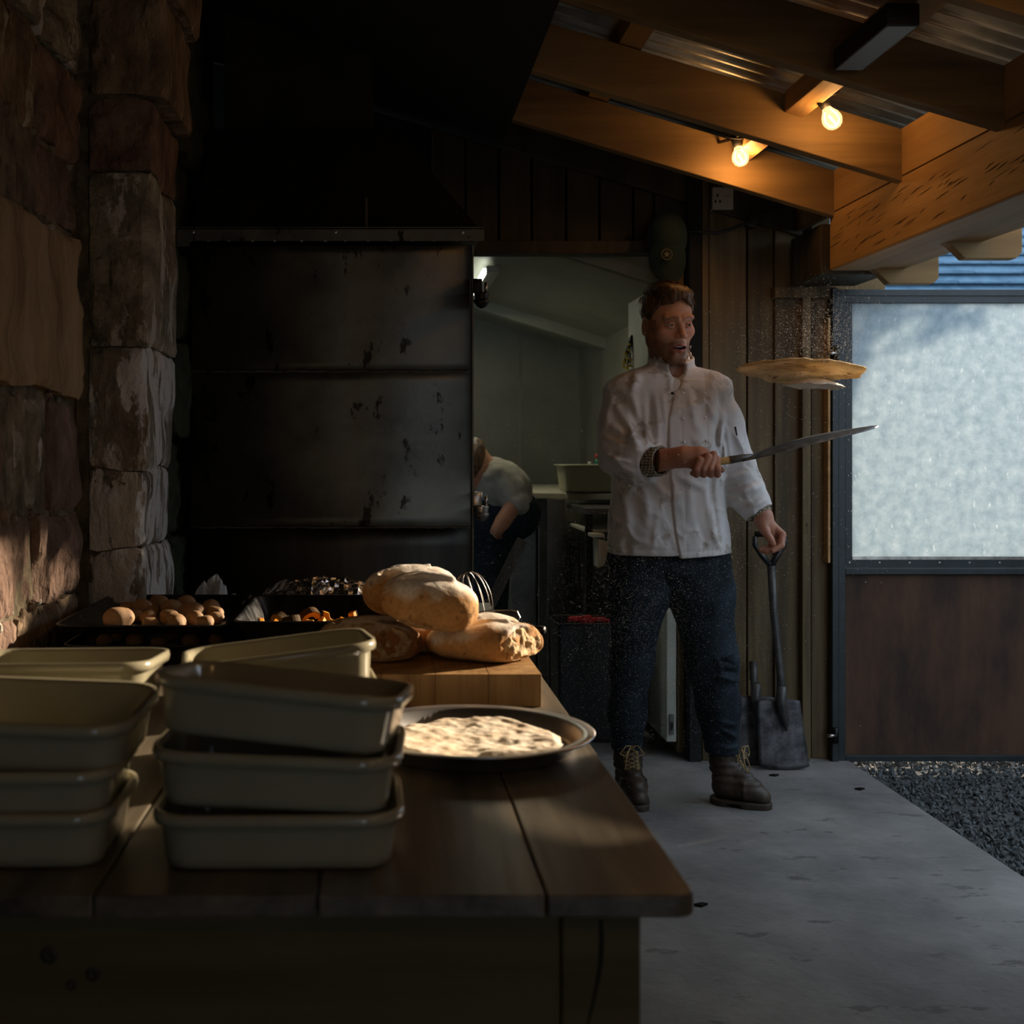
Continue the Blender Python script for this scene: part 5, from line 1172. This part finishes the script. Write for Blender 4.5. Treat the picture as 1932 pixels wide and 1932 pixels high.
for k, (fn, lo, hi, h) in enumerate(((None,)*4, (f_handR, P(1225,920,4.3)*1, P(1385,825,4.3)*1, .0022), (f_handL, None, None, .0022), (f_rest, (.74,4.28,.14), (1.40,4.64,1.52), .012))):
    if k == 0: V = Vh @ (np.array(RH)*HS).T+np.array(HC); Q = Qh; C = headcol(Vh)
    else:
        if k == 1: lo, hi = (.92,4.08,1.08), (1.20,4.32,1.26)
        if k == 2: lo, hi = (1.24,4.28,.82), (1.42,4.48,1.06)
        V, Q = sn(fn, lo, hi, h); C = np.tile(SK, (len(V),1))
        if k == 1 or k == 2: C = C*(1+.12*fbm(V[:,0]*40, V[:,1]*40, V[:,2]*40, 2))[:,None]
    VV.append(V); QQ.append(Q+o); CC.append(C); o += len(V)
M['skin'] = vmat('skin', rough=.5, sss=.25, bump=.12, bscale=300, dist=.0006)
VV = np.concatenate(VV); CC = np.clip(np.concatenate(CC), 0, 1)
body = obj('body', (VV.tolist(), np.concatenate(QQ)), M['skin'], man, smooth=True); setcol(body, lambda a: CC)
def hobj(name, f, lo, hi, h, m):
    return sdf_obj(name, f, lo, hi, h, m, body, xf=XH)
for s in (-1, 1):
    gz = Vector((.35*1.0,-.93,-.05)).normalized(); c = Vector((s*.0310,-.0765,.0030)); e = hobj('eyeball', lambda p: ell(p, c, (.0118,)*3), c-Vector((.014,)*3), c+Vector((.014,)*3), .0016, M['eyewhite'])
    gl = Vector((.10,-.99,-.02)).normalized(); i = hobj('iris', lambda p: ell(p, c+gl*.0080, (.0052,.0052,.0052)), c+gl*.0080-Vector((.007,)*3), c+gl*.0080+Vector((.007,)*3), .0010, M['iris'])
hobj('teeth', lambda p: np.maximum(ell(p, (0,-.078,-.0665), (.019,.0115,.0042)), -p[2]-.0685), (-.022,-.094,-.075), (.022,-.06,-.058), .0012, M['teeth'])
# hair
def f_hair(p):
    q = [np.abs(p[0]), p[1], p[2]]
    st = fbm(p[0]*95, p[1]*28, p[2]*30, 3)
    d = ell(p, (0,.018,.046), (.0825,.104,.084)); d = smin(d, ell(p, (.01,-.045,.100), (.048,.042,.026)), .02)
    d = d+st*.0055
    d = smin(d, ell(p, (-.02,-.02,.118), (.035,.05,.014)), .015)
    # hairline: free forehead, temples, ears and nape
    lim = np.where(p[1] < -.035, .074-.9*(np.clip(q[0]-.030,0,1)), -.02+0*p[2])
    lim = np.interp(p[1].ravel(), [-.12,-.060,-.045,-.020,-.008,.004,.020,.045,.12], [.083,.076,.060,.022,-.018,-.024,.024,-.030,-.066]).reshape(p[1].shape)
    lim = lim+np.where(p[1] < -.04, .006*np.sin(p[0]*80+1)+st*.008-.25*np.clip(q[0]-.035,0,1), st*.003)
    d = smax(d, lim-p[2], .004)
    return smax(d, -ell(p, (0,.014,.035), (.068,.085,.078)), .003)
hobj('hair', f_hair, (-.105,-.115,-.09), (.105,.14,.158), .0026, M['hair'])
st = MB(); rh = random.Random(2)
for i in range(900):          # loose strands lying over the hair
    th = rh.uniform(-PI, PI); u = rh.uniform(.05, 1.25); n = Vector((math.sin(u)*math.sin(th)*.086, math.sin(u)*math.cos(th)*-.106+.018, math.cos(u)*.092+.046))
    if n.y < -.05 and n.z < .085: continue
    if n.z < .02: continue
    dr = Vector((rh.uniform(.1,.6), -1 if n.z > .09 else -.2, -.1 if n.z > .09 else -1)).normalized(); nn = (n-Vector((0,.018,.046))).normalized(); dr = (dr-nn*dr.dot(nn)).normalized()
    l = rh.uniform(.012,.026); pts = [n+nn*.000, n+dr*l*.5+nn*.0035, n+dr*l+nn*(.001)]
    st.tube([XH @ q for q in pts], [.0007,.0008,.0003], 4)
hs2 = obj('hair_strands', st, M['hair'], body); hs2['kind'] = 'stuff'

# ---- the peel in his hand
pe = thing('peel', 'thin steel peel with a short wooden handle, held out in his right hand', 'peel', P(1365,871,4.19))
pa, pb = P(1318,876,4.20), P(1378,868,4.185)
obj('wooden_grip', MB().tube([pa, pa.lerp(pb,.5), pb], [.0125,.013,.0125], 14), M['handle_wood'], pe, smooth=True)
obj('tang', MB().tube([pb+Vector((-.002,0,0)), P(1400,864,4.18), P(1428,859,4.175)], [.0135,.012,.006], 10), M['peel'], pe, smooth=True)
# blade: a leaf of steel seen almost edge on
V = []; Fc = []; n, m_ = 26, 8; a0, a1 = P(1398,866,4.18), P(1656,802,4.10); ax = (a1-a0); Lb = ax.length; ax.normalize(); sd = Vector((-.0,-.99,-.12)); sd = (sd-ax*sd.dot(ax)).normalized(); nn = ax.cross(sd)
for i in range(n+1):
    u = i/n; wd = .074*(math.sin(min(1, (u+.03)*1.9)*PI/2))**.7*(1-u**4)**.8+.002
    for j in range(m_+1):
        v = j/m_*2-1; c = a0+ax*(Lb*u)+nn*(-.010*math.sin(u*PI))
        V.append(c+sd*v*wd+nn*(.006*v*v))
for i in range(n):
    for j in range(m_): q = i*(m_+1)+j; Fc.append((q, q+m_+1, q+m_+2, q+1))
o = obj('blade', ([tuple(v) for v in V], Fc), M['peel'], pe, smooth=True); s = o.modifiers.new('s', 'SOLIDIFY'); s.thickness = .0022; s.offset = 0

# ================================================================ the second cook, bent over beyond the oven
ck = thing('person', 'cook in a pale shirt bent over low behind the oven in the kitchen', 'person', P(925,1180,6.0)); ck.location.z = 0
KD = 6.0; c_ = lambda x, y, dz=0: P(x, y, KD+dz)
leg1 = [c_(930,990,.05), c_(925,1120,.0), Vector((c_(930,0).x, KD+.05, .09))]; leg2 = [c_(905,990,.1), c_(900,1120,.12), Vector((c_(900,0).x, KD+.15, .09))]
M['skin2'] = mat('cook_skin', (.40,.2,.12), (.46,.24,.15), scale=20, rough=.6)
def f_ck(p):
    d = ell(p, c_(893,880), (.085,.10,.115)); d = smin(d, cone(p, c_(900,885), c_(925,890), .05, .055), .03); d = smin(d, chain(p, [c_(925,905), c_(970,940)], [.085,.08]), .05)
    d = smin(d, chain(p, [c_(945,905,-.05), c_(975,945,-.14), c_(948,985,-.20), c_(938,1000,-.22)], [.05,.045,.036,.03]), .03)
    for k in range(4): d = smin(d, chain(p, [c_(940+k*3,998,-.22+k*.012), c_(934+k*3,1008,-.23+k*.012), c_(936+k*3,1016,-.22+k*.012)], [.011,.010,.008]), .006)
    d = smin(d, chain(p, [c_(932,995,-.20), c_(926,1006,-.21)], [.012,.009]), .006)
    return smin(d, np.minimum(chain(p, leg1, [.08,.06,.045]), chain(p, leg2, [.08,.06,.045])), .03)
cb_ = sdf_obj('body', f_ck, (.30,5.62,.02), (.82,6.32,1.36), .014, M['skin2'], ck)
sdf_obj('hair', lambda p: smax(ell(p, c_(889,876,.01), (.10,.115,.13)), p[2]*0+(p[0]-c_(905,0).x-.02), .01)+fbm(p[0]*50,p[1]*20,p[2]*20,2)*.006, (.28,5.86,1.0), (.58,6.16,1.32), .010, M['hair'], cb_)
def f_cs(p):
    d = chain(p, [c_(915,902), c_(938,906), c_(962,930), c_(975,948)], [.09,.105,.10,.08], .03); d = smin(d, chain(p, [c_(945,905,-.07), c_(977,946,-.145)], [.085,.062]), .04)
    return d+fbm(p[0]*12,p[1]*12,p[2]*12,3)*.02
sdf_obj('shirt', f_cs, (.38,5.70,.78), (.86,6.22,1.28), .011, mat('cook_shirt', (.26,.25,.20), (.46,.44,.37), scale=6, rough=.9, bump=.4), ck)
def f_ct(p):
    return smin(smin(chain(p, leg1, [.105,.085,.07]), chain(p, leg2, [.105,.085,.07]), .03), ell(p, c_(965,970,.05), (.14,.15,.13)), .05)
sdf_obj('trousers', lambda p: smax(f_ct(p), .10-p[2], .01), (.28,5.80,.08), (.84,6.34,1.08), .012, M['denim'], ck)
for q in (leg1[-1], leg2[-1]):
    sdf_obj('shoe', lambda p: smax(smin(ell(p, q+Vector((0,-.06,-.04)), (.05,.12,.045)), cone(p, q, q+Vector((0,0,.04)), .05, .05), .02), -p[2]+.002, .003), q+Vector((-.08,-.20,-.10)), q+Vector((.08,.09,.12)), .007, M['leather'], ck)

# ================================================================ flour hanging in the air
V = []; Fc = []; rs = np.random.RandomState(12)
def dust(n, fpx, dr, r0, r1):
    global V, Fc
    for i in range(n):
        x, y = fpx(); d = rs.uniform(*dr); c = np.array(P(x, y, d)); r = rs.uniform(r0, r1)*(1.8 if rs.rand() < .04 else 1)
        p = base*r @ np.array(Euler(rs.rand(3)*6).to_matrix()).T+c; o = len(V); V += p.tolist(); Fc += [(a+o, b+o, e+o) for a, b, e in tri]
dust(2600, lambda: (rs.normal(1555,52), rs.normal(625,42)), (4.1,4.4), .0006, .0011)
dust(500, lambda: (rs.uniform(1380,1620), rs.normal(655,30)), (4.05,4.4), .0006, .0011)
dust(900, lambda: (rs.uniform(1330,1680), rs.uniform(560,1100)), (3.9,4.4), .0006, .0012)
dust(8500, lambda: (rs.normal(1215,120), rs.normal(1185,135)), (3.4,4.2), .00035, .0007)
dust(3500, lambda: (rs.uniform(900,1400), rs.uniform(700,1420)), (3.3,4.2), .00035, .0007)
du = obj('flour_dust', (V, Fc), M['dust']); tag(du, 'flour specks drifting in the air around the man and the tossed flatbread', 'flour', kind='stuff')
# ================================================================ across the yard: the wall and the tree added unseen to keep the low sun off floor and man
yw = thing('yard_wall', 'rough stone wall across the yard, outside the open side of the shed', 'wall', (4.2, 4, -.05))
yr = random.Random(3)
for k in range(7):
    y = -1.5+(.3 if k % 2 else 0)
    while y < 5.6:
        l = min(yr.uniform(.5,.9), 5.84-y); l = 5.84-y if 5.84-y-l < .25 else l
        obj('stone', MB().box((4.0+yr.uniform(-.02,.02), y, -.05+k*.258), (4.4, y+l-.012, -.05+(k+1)*.258-.012)), M['hedge_stone'], yw, bevel=.02); y += l
obj('core', MB().box((4.05,-1.5,-.05),(4.35,5.8,1.70)), M['mortar'], yw)
tr_ = thing('tree', 'small leafy tree in the yard beyond the open side', 'tree', (4.6, 6.75, -.05))
obj('trunk', MB().tube([(4.62,6.95,-.05),(4.6,6.92,1.2),(4.5,6.8,2.2),(4.45,6.7,3.0)], [.07,.06,.05,.03], 10).tube([(4.6,6.92,1.5),(4.4,6.5,2.5),(4.2,6.3,3.1)], [.03,.025,.012], 8), M['leather'], tr_)
lv = MB(); rl = random.Random(6)
for i in range(2600):
    u = Vector((rl.gauss(0,1), rl.gauss(0,1), rl.gauss(0,1))).normalized()*(rl.random()**.4); c = Vector((4.35,6.45,3.30))+Vector((u.x*.75,u.y*.72,u.z*.95)); q = Euler((rl.uniform(0,6),rl.uniform(0,6),rl.uniform(0,6))).to_matrix(); s_ = rl.uniform(.04,.07)
    lv.add([c+q @ Vector(w) for w in ((-s_,0,0),(0,-s_*.5,0),(s_,0,0),(0,s_*.5,0))], [(0,1,2,3)])
obj('foliage', lv, mat('leaf', (.03,.06,.015), (.06,.11,.03), scale=8, rough=.6), tr_)['kind'] = 'stuff'
